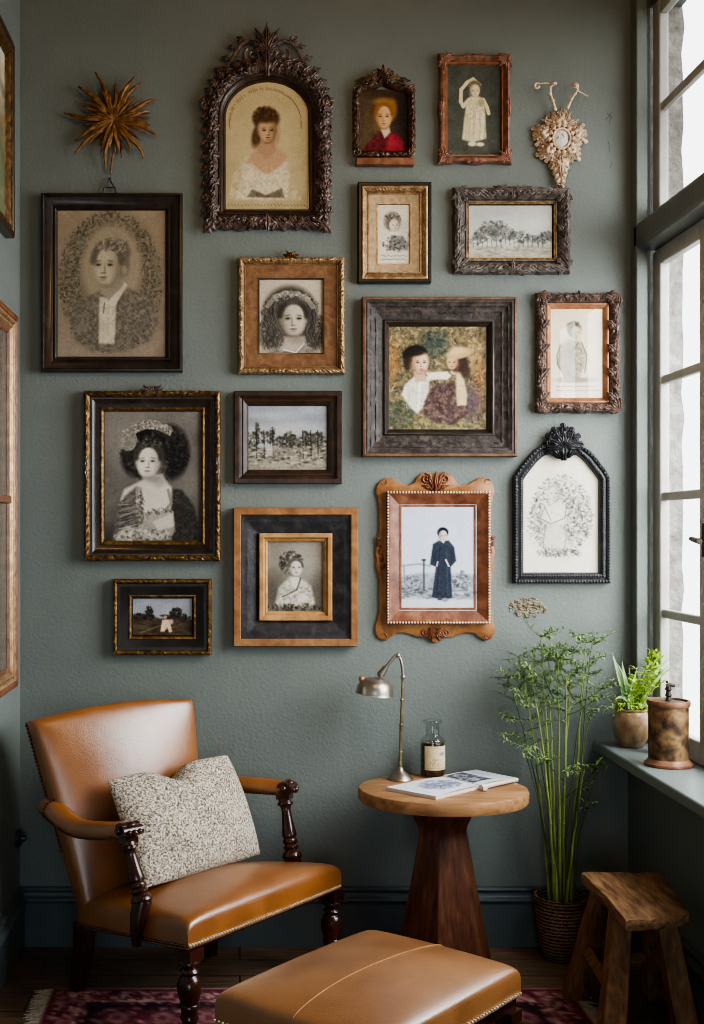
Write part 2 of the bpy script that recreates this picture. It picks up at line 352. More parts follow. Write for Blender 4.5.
# ------------------------------------------------------------------ noise and painting
def vn(x, y, seed=0):
    xi = np.floor(x).astype(np.int64); yi = np.floor(y).astype(np.int64); xf = x-xi; yf = y-yi
    def h(a, b):
        n = (a*374761393+b*668265263+seed*974711) & 0x7fffffff
        n = ((n ^ (n >> 13))*1274126177) & 0x7fffffff
        return ((n ^ (n >> 16)) & 0xffff)/65535.0
    u = xf*xf*(3-2*xf); v = yf*yf*(3-2*yf)
    return (h(xi, yi)*(1-u)+h(xi+1, yi)*u)*(1-v)+(h(xi, yi+1)*(1-u)+h(xi+1, yi+1)*u)*v
def fbm(x, y, seed=0, o=4):
    r = 0; a = .5
    for i in range(o): r = r+a*vn(x*2**i, y*2**i, seed+i*17); a *= .5
    return r
class Cv:
    """a small picture painted as a colour value on every vertex of a fine sheet (coordinates in photo pixels)"""
    def __init__(s, x0, y0, x1, y1, res=1.5, seed=1):
        s.r = (x0, y0, x1, y1); s.w = int((x1-x0)*res)+2; s.h = int((y1-y0)*res)+2
        s.X, s.Y = np.meshgrid(np.linspace(x0, x1, s.w), np.linspace(y0, y1, s.h))
        s.c = np.ones((s.h, s.w, 3))*.5; s.rn = random.Random(seed); s.seed = seed
    def bg(s, top, bot=None, noise=.05, sc=.12):
        bot = bot or top; t = ((s.Y-s.r[1])/(s.r[3]-s.r[1]))[..., None]
        s.c[:] = rgb(top)*(1-t)+rgb(bot)*t; return s.tex(noise, sc)
    def tex(s, a, sc=.12, mask=None):
        n = (fbm(s.X*sc, s.Y*sc, s.seed, 5)-.47)*2*a
        if mask is not None: n = n*mask
        s.c[:] = np.clip(s.c+n[..., None], 0, 1); return s
    def put(s, m, col, a=1):
        m = (m*a)[..., None]; s.c[:] = s.c*(1-m)+rgb(col)*m
    def sub(s, x0, y0, x1, y1):
        W_, H_ = s.r[2]-s.r[0], s.r[3]-s.r[1]
        i0 = max(0, int((x0-s.r[0])/W_*(s.w-1))-1); i1 = min(s.w, int((x1-s.r[0])/W_*(s.w-1))+3)
        j0 = max(0, int((y0-s.r[1])/H_*(s.h-1))-1); j1 = min(s.h, int((y1-s.r[1])/H_*(s.h-1))+3)
        return slice(j0, max(j1, j0)), slice(i0, max(i1, i0))
    def ell(s, cx, cy, rx, ry, col, a=1, soft=.25, rot=0):
        R = max(rx, ry)*(1+soft)+1; sl = s.sub(cx-R, cy-R, cx+R, cy+R)
        X = s.X[sl]-cx; Y = s.Y[sl]-cy
        if X.size == 0: return s
        if rot:
            c_, s_ = math.cos(math.radians(rot)), math.sin(math.radians(rot)); X, Y = X*c_+Y*s_, -X*s_+Y*c_
        q = np.sqrt((X/rx)**2+(Y/ry)**2); m = np.clip((1+soft-q)/(2*soft+1e-6), 0, 1)*a
        s.c[sl] = s.c[sl]*(1-m[..., None])+rgb(col)*m[..., None]; return s
    def pmask(s, pts, soft=.6):
        x0 = min(p[0] for p in pts)-2; x1 = max(p[0] for p in pts)+2; y0 = min(p[1] for p in pts)-2; y1 = max(p[1] for p in pts)+2
        sl = s.sub(x0, y0, x1, y1); X = s.X[sl]; Y = s.Y[sl]
        ins = np.zeros(X.shape, bool); dist = np.full(X.shape, 1e9)
        for i in range(len(pts)):
            ax, ay = pts[i]; bx, by = pts[(i+1) % len(pts)]
            c = ((ay > Y) != (by > Y)) & (X < (bx-ax)*(Y-ay)/((by-ay) or 1e-9)+ax); ins ^= c
            l2 = (bx-ax)**2+(by-ay)**2+1e-9; t = np.clip(((X-ax)*(bx-ax)+(Y-ay)*(by-ay))/l2, 0, 1)
            dist = np.minimum(dist, np.hypot(X-ax-t*(bx-ax), Y-ay-t*(by-ay)))
        return sl, np.clip(np.where(ins, dist, -dist)/(2*soft)+.5, 0, 1)
    def poly(s, pts, col, a=1, soft=.6, tex=0, sc=.4):
        sl, m = s.pmask(pts, soft); m = m*a
        if m.size == 0: return s
        c = rgb(col)[None, None, :]
        if tex: c = np.clip(c+((fbm(s.X[sl]*sc, s.Y[sl]*sc, s.seed+5, 4)-.47)*2*tex)[..., None], 0, 1)
        s.c[sl] = s.c[sl]*(1-m[..., None])+c*m[..., None]; return s
    def line(s, x0, y0, x1, y1, w, col, a=1):
        sl = s.sub(min(x0, x1)-w-1, min(y0, y1)-w-1, max(x0, x1)+w+1, max(y0, y1)+w+1); X = s.X[sl]; Y = s.Y[sl]
        if X.size == 0: return s
        l2 = (x1-x0)**2+(y1-y0)**2+1e-9; t = np.clip(((X-x0)*(x1-x0)+(Y-y0)*(y1-y0))/l2, 0, 1)
        dd = np.hypot(X-x0-t*(x1-x0), Y-y0-t*(y1-y0)); m = np.clip((w*.5+.4-dd)/.8, 0, 1)*a
        s.c[sl] = s.c[sl]*(1-m[..., None])+rgb(col)*m[..., None]; return s
    def path(s, pts, w, col, a=1):
        for p, q in zip(pts, pts[1:]): s.line(*p, *q, w, col, a)
        return s
    def blobs(s, n, cx, cy, rx, ry, cols, r0=.6, r1=1.8, a=.8, inner=0, asp=1.6):
        for _ in range(n):
            t = s.rn.uniform(0, 2*PI); q = math.sqrt(s.rn.uniform(inner**2, 1)); r = s.rn.uniform(r0, r1)
            s.ell(cx+math.cos(t)*q*rx, cy+math.sin(t)*q*ry, r*asp, r, s.rn.choice(cols), a*s.rn.uniform(.5, 1), .5, s.rn.uniform(0, 180))
        return s
    def rblobs(s, n, x0, y0, x1, y1, cols, r0=.6, r1=1.8, a=.8, asp=1.6, rot=None):
        for _ in range(n):
            r = s.rn.uniform(r0, r1)
            s.ell(s.rn.uniform(x0, x1), s.rn.uniform(y0, y1), r*asp, r, s.rn.choice(cols), a*s.rn.uniform(.5, 1), .5, s.rn.uniform(0, 180) if rot is None else rot+s.rn.uniform(-15, 15))
        return s
    def strands(s, n, cx, cy, rx, ry, cols, y1, w=.8, a=.7, wave=2.5, flare=.35):
        for _ in range(n):
            t = s.rn.uniform(-1, 1); x = cx+t*rx; y = cy-ry*math.sqrt(max(0, 1-t*t))*s.rn.uniform(.75, 1); ph = s.rn.uniform(0, 6); e = s.rn.uniform(.45, 1)*(y1-y); col = s.rn.choice(cols); p = []
            for i in range(9):
                q = i/8; p.append((x+t*flare*rx*q+math.sin(q*8+ph)*wave*q, y+e*q))
            s.path(p, w, col, a)
        return s
    def grain(s, a=.05, sc=1.1, m2=.6): 
        s.tex(a, sc); lum = s.c.mean(-1, keepdims=True); s.c[:] = np.clip(s.c+(s.c-lum.mean())*m2*.25, 0, 1); return s
    def face(s, cx, cy, rx, ry, skin, mid, dark, turn=0, lit=1, hair=None):
        s.ell(cx, cy-.12*ry, rx, ry*.88, mid, 1, .12); s.ell(cx+turn*.06*rx, cy+.38*ry, rx*.76, ry*.62, mid, 1, .16)
        s.ell(cx+lit*.1*rx, cy-.12*ry, rx*.86, ry*.8, skin, .95, .3); s.ell(cx+(turn*.06+lit*.08)*rx, cy+.36*ry, rx*.64, ry*.52, skin, .95, .3)
        s.ell(cx-lit*rx*.78, cy+.12*ry, rx*.42, ry*.8, mid, .6, .8)
        nx = cx+turn*.24*rx
        for e in (-1, 1):
            ex = nx+e*.41*rx*(1-.12*e*turn)
            s.ell(ex, cy-.04*ry, .22*rx, .12*ry, mid, .75, .6); s.ell(ex+e*.03*rx, cy-.19*ry, .21*rx, .03*ry, dark, .42, .7, 10*e)
            s.ell(ex, cy-.005*ry, .15*rx, .045*ry, dark, .85, .6); s.ell(ex+e*.33*rx*0, cy+.24*ry, .22*rx, .14*ry, skin, .3, .8)
        s.ell(nx-lit*.1*rx, cy+.16*ry, .07*rx, .22*ry, mid, .75, .7); s.ell(nx+lit*.05*rx, cy+.26*ry, .07*rx, .14*ry, skin, .5, .6)
        s.ell(nx, cy+.36*ry, .17*rx, .04*ry, dark, .45, .8)
        s.ell(nx, cy+.56*ry, .24*rx, .045*ry, dark, .6, .6); s.ell(nx, cy+.68*ry, .2*rx, .045*ry, mid, .7, .7); s.ell(cx, cy+.97*ry, .4*rx, .07*ry, mid, .6, .8)
        if hair:
            for k in range(26):
                a = PI*(k/25); x = cx+math.cos(a)*rx*.98; y = cy-.12*ry-math.sin(a)*ry*.84
                s.ell(x, y, rx*.2, ry*.12, hair, .75, .7, 90-math.degrees(a)*.5)
        return s
    def build(s, thing, h=.006, mask=None, mat_=None, name='picture', place=None, parent=None):
        P = np.zeros((s.h, s.w, 3))
        if place is None:
            P[..., 0] = (s.X-CX)*KW; P[..., 1] = -h; P[..., 2] = EYE-(s.Y-HY)*KW
        else: P = place(s.X, s.Y)
        mb = MB(); mb.grid(P)
        if mask is not None:
            cx = (s.X[:-1, :-1]+s.X[1:, 1:]).ravel()/2; cy = (s.Y[:-1, :-1]+s.Y[1:, 1:]).ravel()/2
            ins = np.zeros(cx.shape, bool)
            for i in range(len(mask)):
                ax, ay = mask[i]; bx, by = mask[(i+1) % len(mask)]
                ins ^= ((ay > cy) != (by > cy)) & (cx < (bx-ax)*(cy-ay)/((by-ay) or 1e-9)+ax)
            mb.f = [f for f, k in zip(mb.f, ins) if k]
        org = thing.org if thing is not None else Vector((0, 0, 0))
        me = bpy.data.meshes.new(name)
        me.from_pydata((np.array(mb.v)-np.array(tuple(org))).tolist(), [], mb.f)
        c = s.c.reshape(-1, 3); c = np.where(c <= .04045, c/12.92, ((c+.055)/1.055)**2.4)
        at_ = me.color_attributes.new('Col', 'FLOAT_COLOR', 'POINT')
        at_.data.foreach_set('color', np.hstack([c, np.ones((len(c), 1))]).astype(np.float32).ravel())
        me.polygons.foreach_set('use_smooth', [True]*len(me.polygons))
        me.materials.append(mat_ or M['picture'])
        ob = bpy.data.objects.new(name, me); COL.objects.link(ob)
        if parent is not None: ob.parent = parent
        elif thing is not None: ob.parent = thing.o
        return ob

# ------------------------------------------------------------------ mouldings
def rect(x0, y0, x1, y1): return [(x0, y0), (x1, y0), (x1, y1), (x0, y1)]
def inward(poly):
    P = np.array(poly, float); n = len(P)
    area = .5*np.sum(P[:, 0]*np.roll(P[:, 1], -1)-np.roll(P[:, 0], -1)*P[:, 1])
    e = np.roll(P, -1, 0)-P; L = np.linalg.norm(e, axis=1); e = e/L[:, None]
    nr = np.stack([-e[:, 1], e[:, 0]], 1)*(1 if area > 0 else -1)
    pn = np.roll(nr, 1, 0); m = (pn+nr)/(1+np.sum(pn*nr, 1))[:, None]
    return P, m, L
def densify(prof, step=.7):
    out = [prof[0]]
    for a, b in zip(prof, prof[1:]):
        k = max(1, int(math.hypot(b[0]-a[0], (b[1]-a[1])/KW)/step))
        for i in range(1, k+1): out.append((a[0]+(b[0]-a[0])*i/k, a[1]+(b[1]-a[1])*i/k))
    return out
def sweep(mb, poly, prof, sub=3.0, disp=None):
    P, m, L = inward(poly); n = len(P)
    ks = [max(1, int(round(l/sub))) for l in L] if disp is not None else [1]*n
    rings = []
    idx = np.concatenate([np.full(k, i) for i, k in enumerate(ks)]); t = np.concatenate([np.arange(k)/k for k in ks])
    nx = (idx+1) % n; cum = np.concatenate([[0], np.cumsum(L)[:-1]])
    a = cum[idx]+t*L[idx]; loc = t*L[idx]; Ls = L[idx]
    mm = m[idx]*(1-t)[:, None]+m[nx]*t[:, None]
    G = np.zeros((len(idx), len(prof), 3))
    for j, (u, h) in enumerate(prof):
        q = P+m*u; c = q[idx]*(1-t)[:, None]+q[nx]*t[:, None]; hh = np.full(len(idx), h)
        if disp is not None:
            dh, du = disp(a, loc, Ls, u, j); hh = np.maximum(hh+dh, 0.0005 if h <= 0 else .001); c = c+mm*np.asarray(du)[:, None] if np.ndim(du) else c
        G[:, j, 0] = (c[:, 0]-CX)*KW; G[:, j, 1] = -hh; G[:, j, 2] = EYE-(c[:, 1]-HY)*KW
    return mb.grid(G, cu=True)
def carve(amp, per, u0, u1, seed=1, wav=0, uw=3, rough=.5, sym=True):
    """acanthus-like relief between offsets u0..u1; wav makes the outer silhouette ragged"""
    def f(a, loc, L, u, j):
        k = np.round(L/per); k = np.maximum(k, 1); x = loc/L*k
        w = np.clip((u-u0)/(u1-u0+1e-6), 0, 1); inside = u0-.01 <= u <= u1+.01
        env = math.sin(PI*(.08+.84*w)) if inside else 0
        side = np.where(loc > L/2, 1, -1) if sym else 1
        ph = x+side*(.55*(w-.5))
        leaf = np.abs(np.sin(PI*ph))**.6
        vein = .5+.5*np.sin(6*PI*ph+side*5*w)
        nz = vn(a*.55, np.full_like(a, u*.7+seed*9), seed)
        dh = amp*env*((1-rough)*(.6*leaf+.4*vein)+rough*nz-.25)
        du = 0
        if wav and u <= uw:
            q = (1-u/uw)
            du = wav*q*(.45*np.abs(np.sin(PI*ph))+.75*vn(a*.42, a*0+seed*3.3, seed+3)-.6)
        return dh, (du if np.ndim(du) else np.zeros_like(a))
    return f
def leaf(mb, x, y, ang, L, Wd, h0, H, bend=0, lobes=0, nu=12, nv=6, tip=0.0, conv=.8, blunt=.7):
    G = np.zeros((nu+1, nv+1, 3)); px, py = x, y; st = L/nu
    for i in range(nu+1):
        t = i/nu; th = math.radians(ang+bend*t)
        if i: px += math.cos(th)*st; py -= math.sin(th)*st
        w = Wd*max(math.sin(PI*min(1, .06+.94*t)**conv), .02)**blunt*(1+(.32*math.cos(2*PI*lobes*t) if lobes else 0))
        for j in range(nv+1):
            s_ = -1+2*j/nv
            h = h0+H*math.sin(PI*(.2+.75*t))*(1-.75*s_*s_)-.3*H*math.exp(-(s_/.22)**2)+tip*t*t
            G[i, j] = W(px-math.sin(th)*w*s_, py-math.cos(th)*w*s_, max(h, .001))
    return mb.grid(G)
def scroll(mb, x, y, r0, r1, a0, turns, h, th0=1.2, th1=.6, n=26, seg=6, end=True):
    pts = []; rad = []
    for i in range(n+1):
        t = i/n; r = r0+(r1-r0)*t; a = math.radians(a0)+turns*2*PI*t
        pts.append(W(x+math.cos(a)*r, y-math.sin(a)*r, h)); rad.append((th0+(th1-th0)*t)*KW)
    mb.tube(pts, rad, seg)
    if end: mb.ell(pts[-1], rad[-1]*1.7, 8, 5)
    return mb
def bead_row(mb, poly, step, r, h, n=7):
    P = np.array(poly, float)
    for i in range(len(P)):
        a, b = P[i], P[(i+1) % len(P)]; L = np.linalg.norm(b-a); k = max(1, int(L/step))
        for q in range(k):
            p = a+(b-a)*(q/k); mb.ell(W(p[0], p[1], h), r*KW, n, 4)
    return mb
# ================================================================== the room
XL, XR, XW, ZC, YF = -.742, 1.309, 1.385, 3.32, -5.2
structure('floor', MB().b2(XL-.1, XW+.1, YF, .1, -.1, 0), M['floor'])
structure('ceiling', MB().b2(XL-.1, XW+.1, YF, .1, ZC, ZC+.1), M['ceiling'])
wall_back = structure('wall_back', MB().b2(XL-.1, XW, 0, .1, 0, ZC), M['wall'])
structure('wall_left', MB().b2(XL-.1, XL, YF, 0, 0, ZC), M['wall'])
WY1 = -1.82
mb = MB(); mb.b2(XR, XW+.1, YF, 0, 0, .655); mb.b2(XW, XW+.1, YF, WY1, .655, ZC); mb.b2(XW, XW+.1, WY1, 0, 3.16, ZC)
structure('wall_right', mb, M['wall'])
# chipped plaster on the back wall
mb = MB()
r2 = random.Random(5)
G = np.zeros((15, 29, 3))
pts = []
n = 60
for i in range(n):
    a = 2*PI*i/n; q = .72+.5*vn(np.array([i*.6]), np.array([1.5]), 4)[0]
    pts.append((529.5+17*math.cos(a)*q, 608-9.5*math.sin(a)*q))
vs = [W(529.5, 608, .0012)]+[W(529.5+(x-529.5)*.8*(1+.25*(i % 3-1)), 608+(y-608)*.8*(1+.25*(i % 3-1)), .0006) for i, (x, y) in enumerate(pts)]
mb.add(vs, [(0, 1+i, 1+(i+1) % n) for i in range(n)])
for _ in range(230):
    a = r2.uniform(0, 2*PI); q = r2.random()**.7*1.1; s = r2.uniform(.3, 1.5)
    mb.ell(W(529.5+17*math.cos(a)*q, 608-9.5*math.sin(a)*q, .0), (s*KW*1.5, r2.uniform(.002, .008), s*KW*.8), 6, 4)
structure('chipped_plaster_patch', mb, M['plaster'], wall_back)
# small scratches high in the corner
mb = MB()
for (a, b) in (((607, 118), (612, 112)), ((609, 111), (614, 116)), ((611, 122), (613, 110)), ((610, 140), (611, 150)), ((613, 160), (612, 166))):
    mb.tube([W(*a, .0), W((a[0]+b[0])/2+.6, (a[1]+b[1])/2, .0004), W(*b, .0)], .0007, 5)
structure('wall_scratches', mb, M['switch'], wall_back)
# corner post beside the window
structure('trim_1', MB().b2(1.318, 1.356, -.06, -.0005, .6905, ZC), M['wall'], bevel=.004)
# window board
mb = MB().b2(1.191, XW+.03, WY1, -.0005, .655, .69)
structure('trim_2', mb, M['sill'], bevel=.006)
# transom rail
mb = MB().b2(1.318, XW+.05, WY1, -.0205, 2.335, 2.42)
structure('trim_3', mb, M['winframe_dark'], bevel=.012)
# stone reveal outside
mb = MB()
G = np.zeros((2, 40, 3))
for j in range(40):
    z = .3+3.2*j/39
    x = 1.490+.002*math.sin(j*1.9)+.002*math.sin(j*4.3)
    G[0, j] = (1.419, -.012, z); G[1, j] = (x, -.012+.01*math.sin(j*2.7), z)
mb.grid(G)
G2 = G.copy(); G2[0] = G[1]; G2[1, :, 0] = G[1, :, 0]; G2[1, :, 1] = .35; mb.grid(G2)
structure('trim_4', mb, M['stone'], weld=False)
# baseboards
def baseboard(name, pts2, mirror=False):
    # profile (depth, height) swept along a straight run
    prof = [(0, .0), (.020, .0), (.020, .146), (.026, .150), (.0285, .156), (.026, .162), (.017, .166), (.013, .171), (.013, .181), (.018, .185), (.020, .190), (.017, .196), (.008, .199), (0, .199)]
    (x0, y0), (x1, y1), (nx, ny) = pts2
    G = np.zeros((2, len(prof), 3))
    for j, (d, z) in enumerate(prof):
        G[0, j] = (x0+nx*d, y0+ny*d, z); G[1, j] = (x1+nx*d, y1+ny*d, z)
    structure(name, MB().grid(G), M['trim'])
baseboard('baseboard_back', ((XL+.0005, -.0005), (XR-.0005, -.0005), (0, -1)))
baseboard('baseboard_left', ((XL+.0005, YF), (XL+.0005, -.027), (1, 0)))
baseboard('baseboard_right', ((XR-.0005, YF), (XR-.0005, -.027), (-1, 0)))
# windows
def window(name, z0, z1, stiles, muntins, m, handle=None, rail=(.07, .055)):
    w = bpy.data.objects.new(name, None); COL.objects.link(w); w['kind'] = 'structure'
    xa, xb = XW+.0, XW+.032
    mb = MB()
    for y0, y1 in stiles: mb.b2(xa, xb, y0, y1, z0, z1)
    for (a, b) in zip(stiles, stiles[1:]):
        mb.b2(xa+.0006, xb-.0006, a[1], b[0], z0+.0005, z0+rail[0]); mb.b2(xa+.0006, xb-.0006, a[1], b[0], z1-rail[1], z1-.0005)
    structure('frame', mb, m, w, bevel=.005)
    for (a, b) in zip(stiles, stiles[1:]):
        for z in muntins:
            structure('muntin', MB().b2(xa+.006, xb-.005, a[1]+.0003, b[0]-.0003, z-.014, z+.014), m, w, bevel=.004)
        # thin inner bead
        mb = MB()
        ya, yb = a[1], b[0]; zs = z0+rail[0]; ze = z1-rail[1]
        structure('glass_pane', MB().add([(XW+.02, ya, zs), (XW+.02, yb, zs), (XW+.02, yb, ze), (XW+.02, ya, ze)], [(0, 1, 2, 3)]), M['glass'], w)
    if handle:
        mb = MB(); y, z = handle
        mb.tube([(xa-.002, y, z-.05), (xa-.002, y, z+.05)], .006, 8); mb.tube([(xa-.0, y, z), (xa-.035, y, z)], .006, 8)
        mb.tube([(xa-.035, y+.012, z+.004), (xa-.037, y-.06, z-.004)], [.007, .009], 8)
        structure('window_handle', mb, M['iron'], w)
    return w
st = [(-.022, -.093), (-.43, -.515), (-.85, -.93), (-1.27, -1.35), (-1.69, WY1+.001)]
st = [(a, b) for a, b in st]
window('window_1', .6905, 2.334, st, (1.895, 1.51, 1.125), M['winframe'], (-.47, 1.37))
window('window_2', 2.421, 3.158, [(-.022, -.085), (-.66, -.74), (-1.27, -1.35), (-1.75, WY1+.001)], (2.80,), M['winframe'], None, (.05, .05))
# round socket on the left wall
mb = MB(); mb.lathe((XL, -.06, .375), (XL+.016, -.06, .375), [(0, .03), (.6, .03), (1, .022)], 20); mb.lathe((XL+.015, -.06, .375), (XL+.03, -.06, .375), [(0, .012), (1, .009)], 12)
solo('light_switch', mb, M['switch'], 'small round dark switch low on the left wall behind the armchair', 'switch', (XL, -.06, .345))

# ================================================================== pictures on the back wall
PIC = 'framed pictures on the green wall'
def pic(name, label, cx, by, cat='framed picture'):
    return Thing(name, label, cat, W(cx, by, 0), PIC)
def backing(t, poly, m, h=.004):
    """thin board closing the back of the frame"""
    mb = MB(); vs = [W(x, y, .0006) for x, y in poly]+[W(x, y, h) for x, y in poly]; n = len(poly)
    mb.add(vs, [tuple(range(n)), tuple(range(2*n-1, n-1, -1))]+[(i, (i+1) % n, n+(i+1) % n, n+i) for i in range(n)])
    t.part('back_board', mb, m)

# ---- starburst
t = Thing('starburst_ornament', 'dried golden starburst of curled stalks hanging at the top left of the green wall', 'wall ornament', W(111, 176, 0))
mb = MB(); cx, cy = 114.5, 121
spec = [(98, 72), (133, 76), (80, 85), (64, 116), (156, 101), (158, 134), (73, 152), (104, 168), (144, 159), (117, 85), (139, 82), (86, 100), (149, 113), (74, 140), (100, 146), (132, 152), (118, 152), (88, 93), (108, 92)]
for (ex, ey) in spec:
    a0 = math.atan2(ey-cy, ex-cx); L = math.hypot(ex-cx, ey-cy); bn = rnd.uniform(-.16, .16)
    pts = []; rad = []
    for i in range(10):
        q = i/9; a = a0+bn*q*(1-q)+.05*math.sin(q*7+ex); pts.append(W(cx+math.cos(a)*L*q, cy+math.sin(a)*L*q, .014+.018*math.sin(PI*q)+.01*q)); rad.append((2.3*(1-q)**.5+.8)*KW*(1+.15*math.sin(q*20)))
    mb.tube(pts, rad, 6)
for k in range(130):
    a0 = rnd.uniform(0, 2*PI); L = rnd.uniform(16, 37); bn = rnd.uniform(-.14, .14); pts = []; rad = []; e = rnd.uniform(0, .03)
    for i in range(7):
        q = i/6; a = a0+bn*q; pts.append(W(cx+math.cos(a)*L*q, cy+math.sin(a)*L*q, .012+e*math.sin(PI*(.2+.5*q)))); rad.append((1.6*(1-q)**.5+.5)*KW)
    mb.tube(pts, rad, 5)
t.part('stalks', mb, M['burst'])
mb = MB().tube([W(114, 125, .01), W(113, 150, .01), W(111, 166, .010), W(110, 173.5, .012)], .0035, 6)
t.part('stem', mb, M['burst'])
# ---- wire hanger above the dark portrait belongs to that picture
t = pic('framed_portrait', 'large dark wooden frame with a drawn portrait in a leafy oval wreath', 112, 372)
P = rect(41, 193.5, 182.5, 372)
backing(t, rect(46, 198, 178, 367), M['ebony'])
mb = MB(); sweep(mb, P, [(0, 0), (0, .026), (1, .032), (2.6, .033), (3.8, .027), (5, .026), (9, .019), (12, .013), (12.6, .016), (14, .0165), (15.2, .012), (16, .006)])
t.part('moulding', mb, M['ebony'])
mb = MB()
for sx in (102.5, 116): mb.tube([W(sx, 195, .012), W(sx+(1.5 if sx < 110 else -1), 188, .014), W(109.5, 179.5, .014)], .0028, 6)
mb.tube([W(103.5, 187, .014), W(115, 187, .014)], .0024, 6); mb.tube([W(109.5, 176.5, .0015), W(109.5, 179.5, .014)], .003, 6)
for sx in (102.5, 116): mb.ell(W(sx, 194, .014), .0055, 8, 5)
t.part('hanger', mb, M['iron'])
c = Cv(55, 208, 165, 357, 2.3, 2).bg('#8b7d69', '#85786a', .05, .08)
WR = ['#5b564a', '#6c6557', '#4b473d', '#8d8470', '#7a7261', '#403c34']
c.ell(110, 281, 51, 70, '#6e6556', .8, .12)
c.blobs(3200, 110, 281, 52, 71, WR, .4, 1.1, .65, .6)
c.ell(111, 265, 30, 42, '#8f8370', .9, .12)
c.poly([(68, 312), (76, 301), (100, 290), (112, 300), (128, 287), (152, 299), (158, 322), (150, 340), (128, 350), (92, 350), (74, 338)], '#6b645a', .95, 2, .12)
c.blobs(700, 112, 325, 44, 26, WR+['#8f8678'], .4, .9, .35)
c.poly([(99, 296), (116, 297), (114, 343), (98, 343)], '#b9ad98', .9, 1.2, .1); c.poly([(104, 303), (122, 279), (127, 284), (114, 306)], '#bdb19c', .95, 1)
c.line(104, 302, 103, 312, 1.2, '#5a544a', .8)
c.poly([(102, 280), (123, 276), (123, 284), (108, 300), (101, 292)], '#8b8173', 1, 1.2)
c.ell(112, 251, 17.5, 13.5, '#5d564c', .95, .15); c.ell(122, 262, 7, 13, '#6a6358', .95, .3)
c.face(107, 264, 14.5, 22, '#a59a84', '#766d5e', '#332e27', -1.2, -1, '#5d564c')
c.blobs(90, 113, 245, 16, 7, ['#8a8172', '#575146', '#7a7264', '#9b917f'], .5, 1, .7, 0, 3); c.ell(124, 269, 2.6, 4.5, '#8a7f70', .9, .3)
c.grain().build(t, .005)

# ---- arched baroque portrait
t = pic('arched_portrait', 'tall arched baroque frame of dark carved wood with palmette crest, woman in white blouse', 267, 231)
def archpoly(x0, x1, yb, ys, yt, n=14, sh=1.0):
    cx_ = (x0+x1)/2; rx_ = (x1-x0)/2; ry_ = ys-yt; p = [(x0, yb), (x0, ys)]
    for i in range(1, n): a = PI-PI*i/n; p.append((cx_+rx_*math.cos(a), ys-ry_*math.sin(a)**sh))
    return p+[(x1, ys), (x1, yb)]
A = archpoly(205, 330, 229, 116, 60, 22)
backing(t, archpoly(212, 323, 224, 116, 66, 18), M['ebony'])
mb = MB(); sweep(mb, A, densify([(0, 0), (0, .02), (2, .03), (5, .036), (10, .034), (13.5, .024)], .8), 1.3, carve(.02, 13, 0, 13.5, 3, 3.2, 4, .55))
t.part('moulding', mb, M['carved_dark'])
mb = MB(); sweep(mb, A, [(13.3, .002), (13.3, .026), (14.2, .029), (15.5, .028), (17, .022), (18.3, .017), (19.3, .018), (20.2, .014), (20.8, .006)])
t.part('inner_moulding', mb, M['ebony_brown'])
mb = MB()     # leaves climbing the sides, corner and base ornaments
for sx in (-1, 1):
    for k in range(8):
        y = 218-k*13.5; ang = 90+sx*(-1)*28
        leaf(mb, 267+sx*56, y, 90-sx*32 if k % 2 else 90+sx*20, 15, 4.2, .028, .012, sx*30, 3)
        leaf(mb, 267+sx*60, y-4, 90-sx*55, 9, 3.2, .022, .012, sx*60, 2)
    for k in range(8):
        a = math.radians(172-k*11); x = 267+sx*58*-math.cos(a); y = 116-52*math.sin(a); leaf(mb, x, y, 90+sx*(-1)*(180-math.degrees(a))*.9+sx*15, 12, 3.4, .03, .012, -sx*40, 3)
    leaf(mb, 267+sx*60, 106, 90-sx*40, 12, 5, .02, .016, sx*80, 2); scroll(mb, 267+sx*62, 105, 4.5, 1, 200 if sx > 0 else -20, sx*1.2, .03, 1.6, .9)
    leaf(mb, 267+sx*52, 222, -90+sx*45, 17, 6, .028, .016, 0, 3); leaf(mb, 267+sx*50, 224, 0 if sx > 0 else 180, 15, 5, .026, .014, -sx*40, 3)
    scroll(mb, 267+sx*57, 222, 6, 1, 90, sx*1.3, .036, 1.6, 1)
    for k in range(3):
        leaf(mb, 267+sx*(6+k*13), 222, 0 if sx > 0 else 180, 15, 4.6, .028, .013, sx*(35 if k % 2 else -35), 3)
        scroll(mb, 267+sx*(13+k*13), 221, 4, .8, 180 if sx > 0 else 0, sx*1.2, .037, 1.2, .8)
leaf(mb, 267, 231, 90, 17, 5, .03, .018, 0, 3); leaf(mb, 263, 229, 130, 13, 3.5, .03, .014, -30, 2); leaf(mb, 271, 229, 50, 13, 3.5, .03, .014, 30, 2)
t.split('carving', mb, M['carved_dark'], weld=False)
mb = MB()     # the crest
for a, L, w, b_ in ((90, 31, 3.6, 0), (104, 28, 3.2, 24), (76, 28, 3.2, -24), (122, 22, 3, 42), (58, 22, 3, -42), (142, 15, 2.6, 60), (38, 15, 2.6, -60)):
    leaf(mb, 267, 54, a, L, w, .03, .016, b_, 3)
leaf(mb, 267, 78, 90, 30, 4.5, .034, .018, 0, 3); leaf(mb, 263, 72, 115, 16, 3, .034, .014, 30, 2); leaf(mb, 271, 72, 65, 16, 3, .034, .014, -30, 2)
